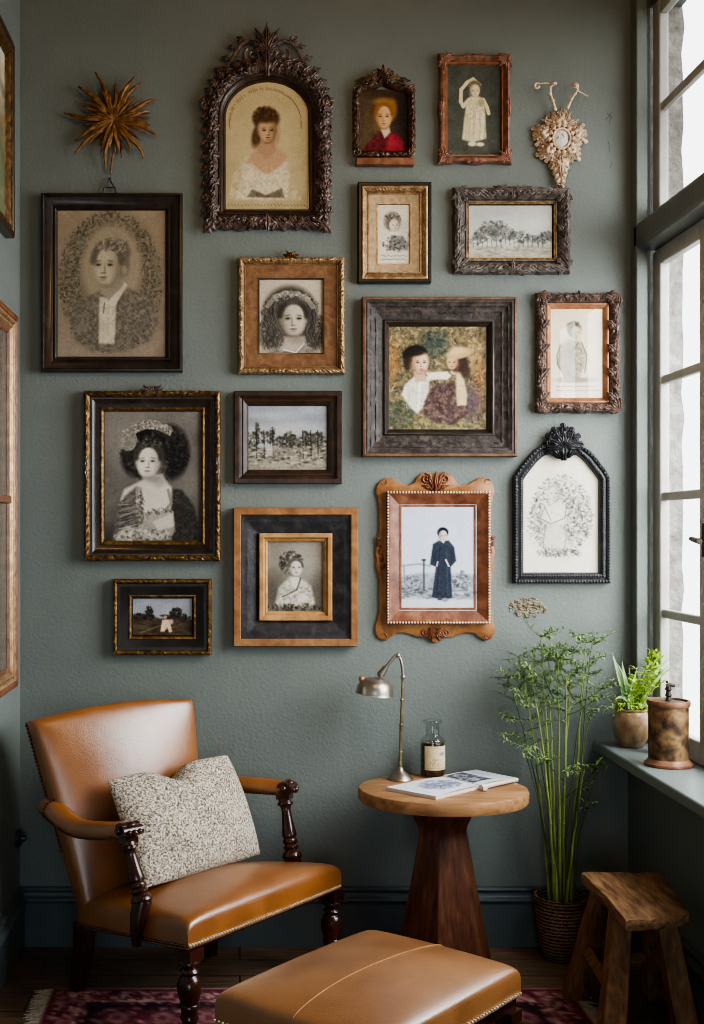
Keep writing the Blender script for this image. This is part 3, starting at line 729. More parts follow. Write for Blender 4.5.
for sx in (-1, 1):
    arc = [(2, 58), (8, 46), (17, 41), (25, 44), (31, 52), (36, 62), (44, 74), (52, 88)]
    mb.tube([W(267+sx*x, y, .024) for x, y in arc], [r*KW for r in (2.4, 2.1, 1.9, 1.8, 1.8, 1.8, 1.8, 1.5)], 7)
    scroll(mb, 267+sx*14, 56, 9, 2, 130 if sx < 0 else 50, -sx*1.3, .026, 1.8, 1.0)
    scroll(mb, 267+sx*30, 66, 7, 1.5, 100 if sx < 0 else 80, sx*1.3, .026, 1.7, .9)
    for (x, y, a, L) in ((22, 43, 60, 11), (30, 49, 40, 10), (27, 44, 95, 7), (36, 61, 45, 11), (44, 73, 50, 11), (50, 84, 45, 11), (10, 46, 110, 9), (20, 60, -60, 10), (38, 70, 200, 9), (55, 94, 60, 10)):
        leaf(mb, 267+sx*x, y, a if sx > 0 else 180-a, L, 2.6, .022, .012, -sx*50, 2)
t.part('crest', mb, M['carved_dark'], weld=False)
c = Cv(223, 79, 308, 209, 2.3, 3).bg('#b3a27e', '#a99a78', .05, .08)
c.ell(264, 140, 34, 52, '#bfae8a', .6, .6)
for i in range(64):
    a = math.radians(188-196*i/63); x = 265.5+36*math.cos(a); y = 121-34*math.sin(a)
    if c.rn.random() < .85: c.line(x-.6, y-1.6*c.rn.random(), x+.9*c.rn.random(), y+1.4, .8, '#7d6a48', .75)
for i in range(24):
    y = 204; c.line(228+i*3.3, y-c.rn.random()*1.5, 229+i*3.3+c.rn.random(), y+.8, .8, '#6e6046', .7)
c.poly([(228, 199), (232, 176), (242, 158), (258, 148), (278, 148), (288, 156), (290, 175), (302, 199)], '#b8a98a', .95, 1.5, .1)
c.poly([(246, 160), (258, 146), (278, 146), (288, 155), (283, 168), (268, 173), (252, 168)], '#b39376', .95, 2)
c.poly([(236, 198), (244, 163), (252, 162), (262, 172), (270, 173), (286, 160), (290, 175), (287, 198)], '#c7bba0', .9, 1.2, .12)
c.blobs(160, 266, 182, 18, 16, ['#d6cbb0', '#a89c82', '#9c9078', '#d0c4aa'], .4, .9, .4)
c.poly([(247, 196), (252, 188), (266, 194), (282, 187), (285, 197)], '#6b6252', .9, 1, .1)
c.poly([(259, 136), (274, 136), (276, 150), (266, 158), (258, 150)], '#a98a70', 1, 1)
c.ell(266, 117, 13.5, 11.5, '#4f3d2c', 1, .15); c.ell(257, 134, 5, 12, '#5a4634', .95, .3, 12); c.blobs(60, 266, 113, 13, 9, ['#6e563e', '#3e3022', '#7a6248'], .6, 1.2, .7)
c.face(267.5, 129, 9.4, 13, '#b89b7c', '#83684f', '#2f2218', .3, -1); c.ell(266, 118, 9, 3.5, '#4a3828', .9, .5)
c.grain().build(t, .006, mask=archpoly(215, 320, 222, 116, 70, 18))

# ---- small portrait in red
t = pic('small_portrait', 'small carved frame with pointed crest, portrait of a person in a dark red robe', 384, 166)
P = [(353, 92), (358, 85), (366, 83), (375, 80), (383, 76), (391, 80), (400, 83), (409, 85), (415.5, 92), (415.5, 151), (409, 158), (360, 158), (353, 151)]
backing(t, rect(357, 88, 412, 155), M['ebony'])
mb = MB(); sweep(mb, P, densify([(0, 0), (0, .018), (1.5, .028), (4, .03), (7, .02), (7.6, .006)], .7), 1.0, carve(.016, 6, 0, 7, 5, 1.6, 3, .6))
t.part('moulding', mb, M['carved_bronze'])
mb = MB()
for a, L in ((90, 13), (118, 11), (62, 11), (145, 9), (35, 9)): leaf(mb, 383, 78, a, L, 2.6, .026, .012, (90-a)*-.5, 2)
for sx in (-1, 1):
    leaf(mb, 383+sx*4, 80, 90-sx*70, 16, 3, .026, .012, -sx*30, 3); scroll(mb, 383+sx*7, 76, 4, 1, 90, -sx*1.2, .03, 1.1, .7); leaf(mb, 383+sx*14, 82, 90-sx*75, 14, 2.6, .024, .011, -sx*25, 2)
    for k in range(6): leaf(mb, 384+sx*28, 150-k*11, 90-sx*25, 9, 2.2, .024, .01, sx*40, 2)
    scroll(mb, 384+sx*28, 153, 4, 1, 60, sx*1.2, .03, 1.1, .7); scroll(mb, 384+sx*28, 90, 4, 1, 60, sx*1.2, .03, 1.1, .7)
t.split('crest', mb, M['carved_bronze'], weld=False)
mb = MB(); mb.hexa([W(356, 165.7, 0), W(414, 165.7, 0), W(414, 165.7, .034), W(356, 165.7, .034)], [W(356, 158.6, 0), W(414, 158.6, 0), W(414, 158.6, .034), W(356, 158.6, .034)])
t.part('ledge', mb, M['redwood'], bevel=.002)
c = Cv(359, 88, 409, 154, 2.4, 4).bg('#3d3026', '#443629', .06, .15)
c.ell(368, 125, 9, 25, '#65553c', .6, .7); c.ell(404, 115, 8, 30, '#2c2a2c', .7, .6)
c.poly([(362, 153), (367, 143), (376, 134), (385, 131), (396, 131), (404, 140), (407, 153)], '#5a2028', 1, 1.2, .06); c.poly([(386, 150), (389, 133), (396, 132), (404, 141), (404, 152)], '#94323f', .85, 2, .08)
c.poly([(381, 128), (390, 126), (391, 131), (385, 137)], '#c7b49b', .95, 1)
c.ell(384.5, 105, 12, 9.5, '#6d4c2a', 1, .2); c.ell(393, 108, 4.5, 10, '#8d6436', .9, .4); c.ell(376, 110, 4, 8, '#4b3520', .9, .4); c.ell(383, 100, 9, 3, '#9a7d52', .5, .6)
c.face(384.5, 115, 8.4, 13, '#c49e78', '#94704f', '#3c2619', -.2, 1, '#7a5730')
c.grain().build(t, .006)

# ---- pale girl on grey, red carved frame
t = pic('framed_figure', 'upright reddish carved frame with a pale girl in a gown raising one arm', 474, 164)
P = rect(437.8, 53.5, 511.8, 164)
backing(t, rect(442, 58, 508, 160), M['ebony'])
def wavy(amp, per):
    base = carve(.008, 14, 0, 8, 8, 0, 3, .35)
    def f(a, loc, L, u, j):
        dh, du = base(a, loc, L, u, j)
        x = loc/L; ed = np.minimum(x, 1-x)*L
        cor = np.clip(1-ed/18, 0, 1); mid = np.exp(-((x-.5)*L/7)**2)
        env = np.maximum(cor, mid)
        if u < 6: du = (1-env)*amp*(1-u/6)
        return dh*(.25+.9*env), du if np.ndim(du) else np.zeros_like(a)
    return f
mb = MB(); sweep(mb, P, densify([(0, 0), (0, .02), (1.5, .028), (4, .03), (7, .022), (8.5, .015)], .8), 1.3, wavy(1.5, 0))
t.part('moulding', mb, M['carved_red'])
mb = MB(); sweep(mb, P, [(8.3, .002), (8.3, .017), (9.6, .017), (10.4, .006)]); t.part('inner_moulding', mb, M['copper'])
mb = MB()
for sx in (-1, 1):
    for sy in (-1, 1):
        x = 474.8+sx*33; y = 109+sy*51
        for da, L in ((0, 12), (38, 13), (-38, 13), (70, 11), (-70, 11)): 
            base = math.degrees(math.atan2(sy, -sx)); leaf(mb, x-sx*1.0, y-sy*1.0, base+da, L*.95, 2.2, .027, .007, da*.1, 2)
    for k in (-1, 1): leaf(mb, 474.8+sx*33.5, 109, 90*k, 12, 2.4, .027, .008, 10*k*sx, 2)
for y in (57, 161):
    mb.ell(W(474, y, .026), (.008, .006, .007), 10, 6)
    for sx in (-1, 1): leaf(mb, 474, y, 90-90*sx, 13, 2.4, .026, .009, 0, 2)
t.split('carving', mb, M['carved_red'], weld=False)
c = Cv(447, 63, 501, 155, 2.3, 5).bg('#4d4f48', '#50524b', .05, .15)
GO = '#c9bc9a'
c.poly([(468, 97), (472, 95), (480, 95), (485, 98), (486, 112), (487, 137), (474, 141), (463, 138), (465, 118)], GO, 1, 1, .1)
for k in range(14): x = 466+k*1.5; c.line(x+1, 112, x-1+c.rn.random()*2, 138, .7, c.rn.choice(['#9c9074', '#e2d8bc', '#a89b7e']), .7)
c.path([(468, 100), (464, 105), (461.5, 100), (462, 88), (468, 81), (474, 77.5)], 3.6, GO); c.path([(484, 98), (488, 106), (489.5, 112)], 3.6, GO); c.path([(474, 77), (481, 83)], 2.4, '#bdb08f')
c.ell(475.5, 84, 6.5, 5, '#6e624e', 1, .2); c.face(475.8, 89.5, 4.8, 6.6, '#d1c3a2', '#a2947a', '#544a3a', .3, 1); c.ell(482, 101, 3, 4, '#8d8a6c', .8, .4)
c.ell(473, 142.5, 4, 2.4, '#d2c7a8', 1, .3); c.ell(481, 143, 4, 2, '#d2c7a8', 1, .3); c.blobs(40, 475, 108, 9, 12, ['#e4dabf', '#a4977b'], .5, 1, .6)
c.grain().build(t, .006)

# ---- gilt cartouche with candle arms
t = Thing('gilt_cartouche', 'pale gilt leafy wall ornament with round ivory centre and two curling arms on top', 'wall ornament', W(560, 189, 0))
mb = MB(); cx, cy = 560.3, 140
prof_r = lambda a: 26 if abs(math.sin(a)) < .55 else 30
for (lx, ly, dr, R, nl) in ((545, 134, 180, 13, 9), (576, 134, 0, 13, 9), (560, 123, 90, 14, 9), (549, 151, 215, 12, 8), (571, 151, -35, 12, 8), (560, 163, -90, 12, 7)):
    for layer, (sc, h) in enumerate(((1, .010), (.72, .019), (.45, .027))):
        for k in range(nl):
            a = dr+(k-(nl-1)/2)*(250/nl)+layer*9; leaf(mb, lx, ly, a, R*sc*(1+.12*math.cos(k*2.1)), 3.1*(.75+.25*sc), h, .013, rnd.uniform(-25, 25), 2, 10, 5, 0, 1.4, .35)
for k in range(14): leaf(mb, cx+8*math.cos(k*.449), cy-9.5*math.sin(k*.449), math.degrees(k*.449), 8, 2.3, .03, .011, rnd.uniform(-20, 20), 2, 9, 5, 0, 1.4, .35)
for k in range(5):
    for sx in (-1, 1): leaf(mb, cx+sx*1, 160+k*6, -90+sx*(62-k*8), 13-k*1.6, 3.0-.25*k, .016, .014, -sx*40, 2, 10, 5)
leaf(mb, cx, 172, -90, 14, 3.2, .014, .014, 5, 2); leaf(mb, cx, 156, -90, 22, 3.6, .024, .014, 0, 3)
for k in range(5): leaf(mb, cx, 130, 90+(k-2)*24, 22 if k != 2 else 24, 3.2, .018, .016, (k-2)*12, 3)
for k in range(70):
    a = rnd.uniform(0, 2*PI); q = rnd.uniform(11, 24); mb.ell(W(cx+q*math.cos(a), cy-q*1.15*math.sin(a), rnd.uniform(.018, .034)), rnd.uniform(.002, .0042), 6, 4)
mb.ell(W(cx, 140, .01), (.06, .012, .075), 20, 8)
t.part('leaf_carving', mb, M['gilt_pale'], weld=False)
mb = MB(); mb.tube([W(cx+8.6*math.cos(2*PI*k/28), cy-10*math.sin(2*PI*k/28), .036) for k in range(29)], .0042, 7, caps=False); t.part('centre_ring', mb, M['gilt_pale'])
mb = MB().ell(W(cx, cy, .031), (7.8*KW, .008, 9.2*KW), 24, 10)
for k in range(9): a = rnd.uniform(0, 6.28); mb.ell(W(cx+3*math.cos(a), cy-4*math.sin(a), .038), .004, 7, 5)
t.part('medallion', mb, M['medallion'])
for arm in ([(555, 112), (551.5, 102), (549, 95), (549, 89), (552, 86)], [(566.5, 110), (570, 101), (574, 95), (576, 92), (573, 87)]):
    mb = MB(); mb.tube([W(x, y, .03+.012*i/4) for i, (x, y) in enumerate(arm)], [.0052, .0046, .0042, .0042, .0048], 8)
    for q in (1, 2): mb.ell(W(*arm[q], .034), .0068, 8, 6)
    ex, ey = arm[-1]; mb.ell(W(ex, ey, .042), (.012, .009, .006), 10, 6)
    if ex < 560:
        mb.tube([W(551, 86, .04), W(544, 85, .038), W(537, 85.5, .036)], .0022, 6); scroll(mb, 536, 88, 3.2, 1.6, 60, .8, .036, 1.1, .9)
    else:
        mb.tube([W(576, 93, .04), W(581, 95, .036), W(586, 97, .03)], .0022, 6); mb.ell(W(586, 97, .03), .004, 6, 5); scroll(mb, 573, 88, 3.2, 1.4, -30, .9, .04, 1.1, .8)
    t.part('candle_arm', mb, M['gilt_pale'])

# ---- little gold frame
t = pic('framed_sketch', 'gold frame with dark outer edge and beige mount, small sketch of a woman', 394, 283)
P = rect(357.8, 183.3, 430.8, 283.3)
backing(t, rect(361, 187, 428, 280), M['black_paint'])
mb = MB(); sweep(mb, P, [(0, 0), (0, .034), (.8, .037), (3, .037), (3.8, .03), (3.8, .004)]); t.part('outer_rim', mb, M['black_paint'])
mb = MB(); sweep(mb, P, densify([(3.6, .004), (3.6, .035), (5, .037), (7.5, .03), (9.5, .024), (10.5, .026), (11.5, .02)], .8), 1.2, carve(.006, 4, 5, 10, 6, 0, 3, .5)); t.part('moulding', mb, M['gilt'])
mb = MB(); sweep(mb, P, [(11.2, .004), (11.2, .021), (19.2, .011), (19.2, .004)]); t.part('mount', mb, M['linen_mat'])
mb = MB(); sweep(mb, P, [(18.8, .004), (18.8, .0125), (20.2, .0125), (20.6, .006)]); t.part('slip', mb, M['gilt'])
c = Cv(376, 203, 413, 264, 2.7, 6).bg('#cac2b1', '#cbc5b6', .04, .2)
c.ell(393, 220.5, 8.4, 9.6, '#6a645a', .9, .2); c.blobs(60, 393, 220, 8.5, 9.5, ['#8f887b', '#4a453e', '#a9a293'], .4, .9, .7); c.ell(394.5, 224.5, 4.6, 6.3, '#cbc0ae', 1, .2)
c.face(395, 224.5, 4.4, 6, '#cdc2b0', '#a79c8b', '#544d44', .6, -1)
c.poly([(382, 240), (389, 231), (398, 231), (401, 236), (394, 246), (385, 248)], '#d6cfc1', 1, 1, .1); c.poly([(392, 234), (404, 235), (409, 246), (408, 249), (388, 249), (390, 240)], '#6d6a66', .85, 1.2, .2, .8)
c.blobs(90, 396, 243, 13, 8, ['#3f3c39', '#8e8a84', '#5b5752'], .4, 1, .7); c.ell(404, 226, 3, 6, '#a5a49e', .5, .6); c.blobs(50, 406, 240, 5, 10, ['#85827c', '#9d9992'], .4, .8, .6)
for y, a in ((255, .6), (258.5, .75)):
    x = 382
    while x < 406: x2 = x+c.rn.uniform(.8, 2); c.line(x, y+c.rn.uniform(-.9, .6), x2, y+c.rn.uniform(-.9, .6), .6, '#6d665c', a); x = x2+c.rn.uniform(0, .6)
c.grain().build(t, .006)

# ---- landscape in carved grey frame
t = pic('framed_landscape', 'wide carved grey-brown frame with a pale sketch of trees and a meadow', 511, 274)
P = rect(453, 187.5, 570.3, 273.8)
backing(t, rect(457, 192, 566, 269), M['ebony'])
mb = MB(); sweep(mb, P, densify([(0, 0), (0, .02), (1.5, .03), (4, .033), (9, .025), (12.5, .016), (13, .018), (14, .018), (14.5, .015)], .8), 1.3, carve(.013, 16, 0, 12, 9, 1.6, 3, .45)); t.part('moulding', mb, M['carved_grey'])
mb = MB(); sweep(mb, P, [(14.3, .003), (14.3, .016), (16, .015), (17, .006)]); t.part('slip', mb, M['gilt_old'])
mb = MB()
for sx in (-1, 1):
    for sy in (-1, 1):
        x = 511.6+sx*54; y = 230.6+sy*38; b0 = math.degrees(math.atan2(sy, -sx))
        for da, L in ((0, 15), (45, 18), (-45, 18), (85, 11), (-85, 11)): leaf(mb, x-sx*.5, y-sy*.5, b0+da, L, 2.6, .027, .009, da*.1, 3)
        for k in range(2): scroll(mb, 511.6+sx*(20+k*16), 230.6+sy*38, 4, 1, 0, sx*1.2, .031, 1.2, .7)
    for k in (-1, 1): leaf(mb, 511.6+sx*54, 230.6, 90*k, 15, 3.2, .028, .012, 12*k*sx, 3); leaf(mb, 511.6+sx*52, 230.6+k*4, 90*k+sx*25, 13, 2.6, .028, .01, 25*k*sx, 2)
    leaf(mb, 511.6+sx*3, 230.6+sx*0, 90-90*sx, .1, .1, .001, .001)
for sy in (-1, 1):
    y = 230.6+sy*38
    for da in (-80, -45, 0, 45, 80): leaf(mb, 511.6, y+sy*4, sy*90+da if sy > 0 else 270+da, 13 if abs(da) < 60 else 20, 2.8, .03, .013, da*.35, 3)
t.split('carving', mb, M['carved_grey'], weld=False)
c = Cv(469, 202, 553, 260, 2.3, 7).bg('#b3b4b0', '#c2c0b8', .05, .06)
c.ell(500, 212, 40, 6, '#a0a2a2', .5, .8); c.ell(540, 222, 25, 9, '#cfcdc6', .6, .8)
c.poly([(469, 245), (553, 243), (553, 260), (469, 260)], '#aaa597', 1, 1.5, .1, .3)
GR = ['#5f605c', '#777873', '#4b4c49', '#8e8e87']
for (x, y, rx, ry, n_) in ((495, 227, 15, 8, 180), (483, 234, 9, 6, 80), (503, 233, 14, 8, 120), (520, 236, 12, 6, 90), (540, 238, 14, 4.5, 90), (548, 235, 6, 5, 40), (478, 239, 9, 5, 50)):
    c.blobs(n_, x, y, rx, ry, GR, .5, 1.3, .7)
for k in range(16): x = 474+k*4.6; c.line(x, 234+c.rn.random()*5, x+c.rn.uniform(-1, 1), 246, .8, '#4f504c', .7)
c.rblobs(24, 474, 239, 520, 246, ['#d6d4cc', '#c9c6bc'], .7, 1.6, .8, 1); c.rblobs(70, 470, 246, 552, 256, ['#8c887c', '#bdb9ac', '#78746a'], .4, 1, .6, 4, 0)
c.grain().build(t, .006)

# ---- gilt frame, brown mount, woman with long hair
t = pic('framed_portrait', 'squarish gilt frame with a wide brown wooden mount, woman with long wavy hair', 291, 374)
P = rect(238, 257.3, 344.7, 374)
backing(t, rect(242, 261, 341, 371), M['ebony'])
mb = MB(); sweep(mb, P, densify([(0, 0), (0, .022), (1.2, .03), (3.5, .032), (5.5, .026), (6.5, .022), (7.2, .023), (7.6, .015)], .6), .9, carve(.011, 4.2, 0, 6, 11, 1.5, 2.5, .55)); t.part('moulding', mb, M['gilt'])
mb = MB()
for k in range(7): leaf(mb, 291, 258.5, 90+(k-3)*28, 6 if k == 3 else 9, 2, .026, .01, (k-3)*10, 2)
t.part('crest', mb, M['gilt_old'], weld=False)
mb = MB(); sweep(mb, P, [(7.4, .003), (7.4, .016), (20.6, .013), (20.6, .004)]); t.part('mount', mb, M['walnut_mat'])
mb = MB(); sweep(mb, P, [(20.2, .004), (20.2, .015), (21.4, .014), (21.8, .006)]); t.part('slip', mb, M['ebony_brown'])
c = Cv(258, 277, 325, 354, 2.6, 8).bg('#b0a392', '#a89c8c', .04, .1)
HA = ['#2b2926', '#4d4a45', '#6b6760', '#38352f', '#8a857b']
c.ell(290, 312, 27, 27, '#45423d', 1, .12); c.ell(272, 333, 12, 16, '#4b4842', .95, .3); c.ell(313, 333, 11, 17, '#403d38', .95, .3)
c.blobs(420, 291, 318, 31, 31, HA, .5, 1.1, .6, .35); c.strands(330, 291, 308, 25, 19, ['#7d786e', '#2b2927', '#5f5b54', '#23211f', '#4d4a44'], 352, .5, .4, 5, .25); c.blobs(160, 291, 322, 32, 30, ['#3a3733', '#4f4b45', '#8a857b'], .5, 1.1, .6, .85, 1.6); c.path([(268, 305), (275, 296), (286, 292), (298, 293), (308, 299), (313, 306)], 5, '#8a8479', .7); c.blobs(90, 291, 296, 22, 5, ['#a59f92', '#5f5b54', '#c0b9ab'], .4, .9, .6)
c.poly([(284, 336), (305, 336), (306, 346), (316, 352), (274, 352), (284, 346)], '#a1978a', 1, 1.5)
c.poly([(268, 354), (270, 348), (284, 349), (296, 351), (302, 343), (312, 347), (318, 354)], '#7b756d', .9, 1.2, .15); c.path([(284, 349), (296, 352), (304, 343)], 1.2, '#d0c8bb')
c.face(293.3, 318, 13.8, 18.5, '#b3a899', '#6f675d', '#1f1c1a', .1, 1, '#35322e'); c.ell(293, 301, 10, 3, '#5b574f', .6, .6); c.ell(297, 339, 8, 4, '#6f685f', .5, .6)
c.grain().build(t, .006)

# ---- large weathered frame, couple
t = pic('framed_painting', 'large square weathered black frame with a colour painting of two people in foliage', 438, 457)
P = rect(361.8, 298, 515.8, 457)
backing(t, rect(367, 303, 511, 452), M['ebony'])
mb = MB(); sweep(mb, P, densify([(0, 0), (0, .038), (.8, .043), (2.4, .044), (3.2, .041), (3.2, .02)], 1.2), 4, carve(.002, 9, 0, 3, 2, .3, 3, 1)); t.part('outer_rim', mb, M['rim_brown'])
mb = MB(); sweep(mb, P, densify([(3, .01), (3, .041), (5, .042), (7.5, .036), (8.5, .036), (10, .031), (13, .027), (14, .028), (15.5, .024), (21, .018), (22, .018)], 1.0), 2.4, carve(.0035, 30, 3, 22, 4, 0, 3, 1)); t.part('moulding', mb, M['weathered'])
mb = MB(); sweep(mb, P, [(21.8, .004), (21.8, .023), (23, .025), (24.2, .024), (25.5, .016), (27, .013), (28, .006)]); t.part('inner_moulding', mb, M['ebony'])
c = Cv(388, 324, 487, 433, 2.3, 9).bg('#6a5e48', '#585341', .12, .12)
FO = ['#7d7053', '#4d4b3a', '#93805a', '#3d4037', '#605b45', '#a58f68', '#64543c']
c.rblobs(1500, 389, 326, 486, 432, FO, .6, 1.8, .75, 2.2)
c.ell(392, 362, 7, 18, '#a8713c', .6, .8); c.ell(480, 385, 6, 22, '#ad7040', .6, .8); c.ell(476, 350, 8, 14, '#b09062', .45, .8)
c.rblobs(900, 389, 326, 486, 432, FO+['#2f3029', '#c2ab7e', '#37322a'], .4, 1.0, .7, 2.6); c.ell(435, 343, 11, 12, '#3f463f', .7, .8); c.blobs(150, 435, 344, 14, 14, ['#3a413c', '#58604f', '#2e3632'], .6, 1.5, .7)
c.blobs(200, 436, 423, 40, 8, ['#7f7850', '#968c5e', '#605c42'], .6, 1.6, .7); c.blobs(160, 402, 415, 14, 14, ['#3c423a', '#565d4b'], .6, 1.6, .7)
c.ell(473, 402, 10, 16, '#4a4050', .7, .7)
c.poly([(402, 394), (406, 384), (415, 376), (430, 376), (429, 390), (426, 404), (418, 413), (412, 408)], '#cfc9ba', 1, 1.2, .12)
for k in range(14): x = 407+k*1.6; c.line(x+2, 380, x, 408, .7, c.rn.choice(['#9d988c', '#ebe6d9', '#a9a396']), .7)
c.poly([(427, 372), (448, 371), (452, 375), (448, 379), (430, 379)], '#d0c8b6', 1, 1, .06)
c.poly([(425, 402), (432, 388), (442, 382), (456, 382), (468, 395), (470, 412), (455, 424), (434, 422), (423, 412)], '#51413d', 1, 1.5, .12, .3)
c.blobs(220, 447, 405, 22, 19, ['#3d302f', '#6a5650', '#7d6a5c', '#473a3c'], .6, 1.5, .7)
c.poly([(457, 368), (462, 366), (468, 395), (467, 405), (458, 405), (457, 392)], '#c0a685', 1, 1, .08); c.ell(455, 371, 4, 3, '#c4a988', 1, .3)
c.ell(459, 363, 10.5, 9, '#3b2c26', 1, .2); c.ell(466, 371, 5, 7, '#3d2e27', .9, .3); c.face(453, 362, 5.6, 7, '#b99b7a', '#8d7053', '#352520', -.5, -1)
c.ell(460, 353, 13, 5, '#b29368', 1, .2, -12); c.ell(458, 350, 8, 4, '#c2a67c', .9, .4, -10)
c.ell(415, 353, 12, 8.5, '#1f1a17', 1, .12, -15); c.ell(408, 363, 4, 8, '#2d2620', .9, .3); c.poly([(414, 371), (424, 370), (428, 380), (416, 382)], '#b1937a', 1, 1)
c.face(421, 362, 8.2, 11.5, '#cbb195', '#94735a', '#281c16', .4, 1); c.ell(418, 352, 9, 3.5, '#1f1a17', .9, .4, -10); c.ell(423, 370, 3.5, 1.6, '#a35d50', .7, .4)
c.grain().build(t, .006)

# ---- child sketch in carved frame
t = pic('framed_sketch', 'upright carved frame with copper inner edge, faint drawing of a crouching child', 578, 413)
P = rect(536.3, 292.8, 619.3, 412.8)
backing(t, rect(540, 297, 615, 409), M['ebony'])
mb = MB(); sweep(mb, P, densify([(0, 0), (0, .02), (1.5, .03), (4, .033), (8, .026), (10, .018), (10.6, .014)], .8), 1.1, carve(.016, 8, 0, 10, 13, 1.8, 3, .55)); t.part('moulding', mb, M['carved_dark'])
mb = MB(); sweep(mb, P, [(10.4, .003), (10.4, .019), (11.6, .020), (12.5, .018), (14.6, .013), (15.6, .006)]); t.part('slip', mb, M['copper'])
mb = MB()
for sx in (-1, 1):
    for k in range(9):
        leaf(mb, 577.8+sx*36.5, 402-k*12, 90-sx*25*(1 if k % 2 else -1), 13, 3.3, .028, .011, sx*30, 3)
    for sy in (-1, 1):
        for da in (-50, 0, 50): leaf(mb, 577.8+sx*40, 352.8+sy*58, math.degrees(math.atan2(sy, -sx))+da, 13, 3, .03, .012, 0, 2)
        for k in range(3): leaf(mb, 577.8+sx*(4+k*11), 352.8+sy*55, 90-90*sx, 12, 3.2, .028, .012, 25*(1 if k % 2 else -1), 3)
for sy in (-1, 1):
    for da in (-40, 0, 40): leaf(mb, 577.8, 352.8+sy*(60 if sy > 0 else 52), 90+da, 10, 2.8, .03, .013, 0, 2)
t.split('carving', mb, M['carved_dark'], weld=False)
c = Cv(550, 307, 604, 399, 2.4, 10).bg('#d9cbb0', '#d8cdb8', .03, .08)
c.poly([(561, 344), (570, 339), (582, 341), (587, 352), (587, 362), (580, 378), (566, 377), (558, 362)], '#958b7a', .85, 1.6, .14)
c.blobs(160, 573, 360, 13, 18, ['#82796b', '#b5ac9c', '#70675a', '#d0c7b6'], .4, 1.0, .6); c.path([(562, 344), (558, 355), (559, 365), (566, 376)], 1.1, '#5f5749', .8); c.path([(583, 342), (588, 355), (586, 372)], 1.1, '#5f5749', .8)
c.path([(580, 342), (572, 352), (566, 350)], 1.1, '#5f5749', .8); c.ell(575.5, 328.5, 7, 7.5, '#6f6656', .95, .2); c.blobs(50, 575, 326, 7, 6, ['#4f483c', '#8d8473'], .4, .9, .7)
c.face(577, 332, 5, 6.4, '#cdbfa6', '#a3977f', '#5d5445', .4, 1); c.ell(577, 379.5, 18, 2.4, '#857c6d', .8, .5); c.blobs(60, 577, 379, 18, 3, ['#8f877a', '#b7ae9f'], .4, .9, .5)
for y in (386, 390):
    x = 557
    while x < 598: x2 = x+c.rn.uniform(1, 3); c.line(x, y, x2, y+c.rn.uniform(-.5, .5), .7, '#857c6c', .75); x = x2+c.rn.uniform(.3, 1)
c.grain().build(t, .006, mat_=M['picture_gloss'])
mb = MB().add([W(551, 308.5, .009), W(603, 308.5, .009), W(603, 397.5, .009), W(551, 397.5, .009)], [(0, 1, 2, 3)]); t.part('glass_pane', mb, M['picglass'])

# ---- black and gold frame, girl with bonnet
t = pic('framed_portrait', 'large black and gold frame with a monochrome girl in a bonnet and shawl', 152, 561)
P = rect(84, 391, 220.8, 561)
backing(t, rect(89, 396, 216, 556), M['ebony'])
mb = MB(); sweep(mb, P, densify([(0, 0), (0, .026), (1, .034), (3, .036), (5.5, .032), (6.5, .028)], .6), 1.0, carve(.009, 8, 0, 6, 15, 1.2, 3, .55)); t.part('moulding', mb, M['gilt_old'])
mb = MB(); sweep(mb, P, [(6.3, .003), (6.3, .030), (7.5, .030), (9, .026), (13, .018), (16.5, .013), (16.5, .003)]); t.part('cove', mb, M['ebony'])
mb = MB(); sweep(mb, P, densify([(16.3, .003), (16.3, .0165), (17.5, .018), (19.5, .014), (20.3, .006)], .6), 1.2, carve(.003, 2.6, 16.3, 20, 3, 0, 0, .2)); t.part('slip', mb, M['gilt_old'])
mb = MB()
for k in range(9): leaf(mb, 152.5, 393.5, 90+(k-4)*21, 8 if abs(k-4) < 2 else 12, 2.4, .03, .012, (k-4)*8, 2)
for k in range(26): a = rnd.uniform(0, PI); q = rnd.uniform(2, 9); mb.ell(W(152.5+q*1.4*math.cos(a), 393-q*.6*math.sin(a), .034), .004, 6, 4)
for sx in (-1, 1):
    for k in (-1, 1): leaf(mb, 152.4+sx*65.5, 468, 90*k, 14, 2.6, .031, .01, 8*k*sx, 3)
    mb.ell(W(152.4+sx*65.5, 468, .034), .007, 8, 6)
t.split('crest', mb, M['carved_dark'], weld=False)
c = Cv(103, 409, 201, 544, 2.3, 11).bg('#6d6862', '#4d4944', .08, .05)
c.ell(122, 430, 24, 28, '#8b857d', .5, .8); c.ell(190, 490, 18, 34, '#7d776f', .45, .8); c.ell(150, 540, 60, 14, '#2f2d2b', .7, .6)
HB = ['#1f1d1c', '#34312e', '#4a4642', '#2a2826', '#5a554f']
c.ell(154, 451, 32, 27, '#1f1d1b', 1, .06); c.ell(170, 452, 19, 27, '#242220', 1, .15); c.ell(134, 458, 13, 18, '#2d2a28', 1, .2); c.blobs(260, 155, 452, 34, 30, HB, .8, 2, .7, .45)
c.blobs(260, 155, 453, 32, 28, ['#3a3632', '#4a4540', '#171615', '#2c2926'], .5, 1.2, .6, .3, 1.4); c.blobs(120, 155, 452, 34, 29, ['#24211f', '#322e2b'], .8, 1.6, .9, .93, 1.2); c.path([(122, 444), (127, 435), (135, 428), (146, 424), (158, 425), (168, 430)], 9, '#7d766c', .9)
for k in range(150): q = c.rn.random(); x = 121+49*q; y = 444-20*math.sin(PI*(.12+q*.66))+c.rn.uniform(-4.5, 4.5); c.ell(x, y, .9, .7, c.rn.choice(['#aaa398', '#57524c', '#c2bbb0', '#3c3935']), .6, .5); c.blobs(60, 128, 440, 7, 9, ['#8f897f', '#6a655d'], .6, 1.2, .7)
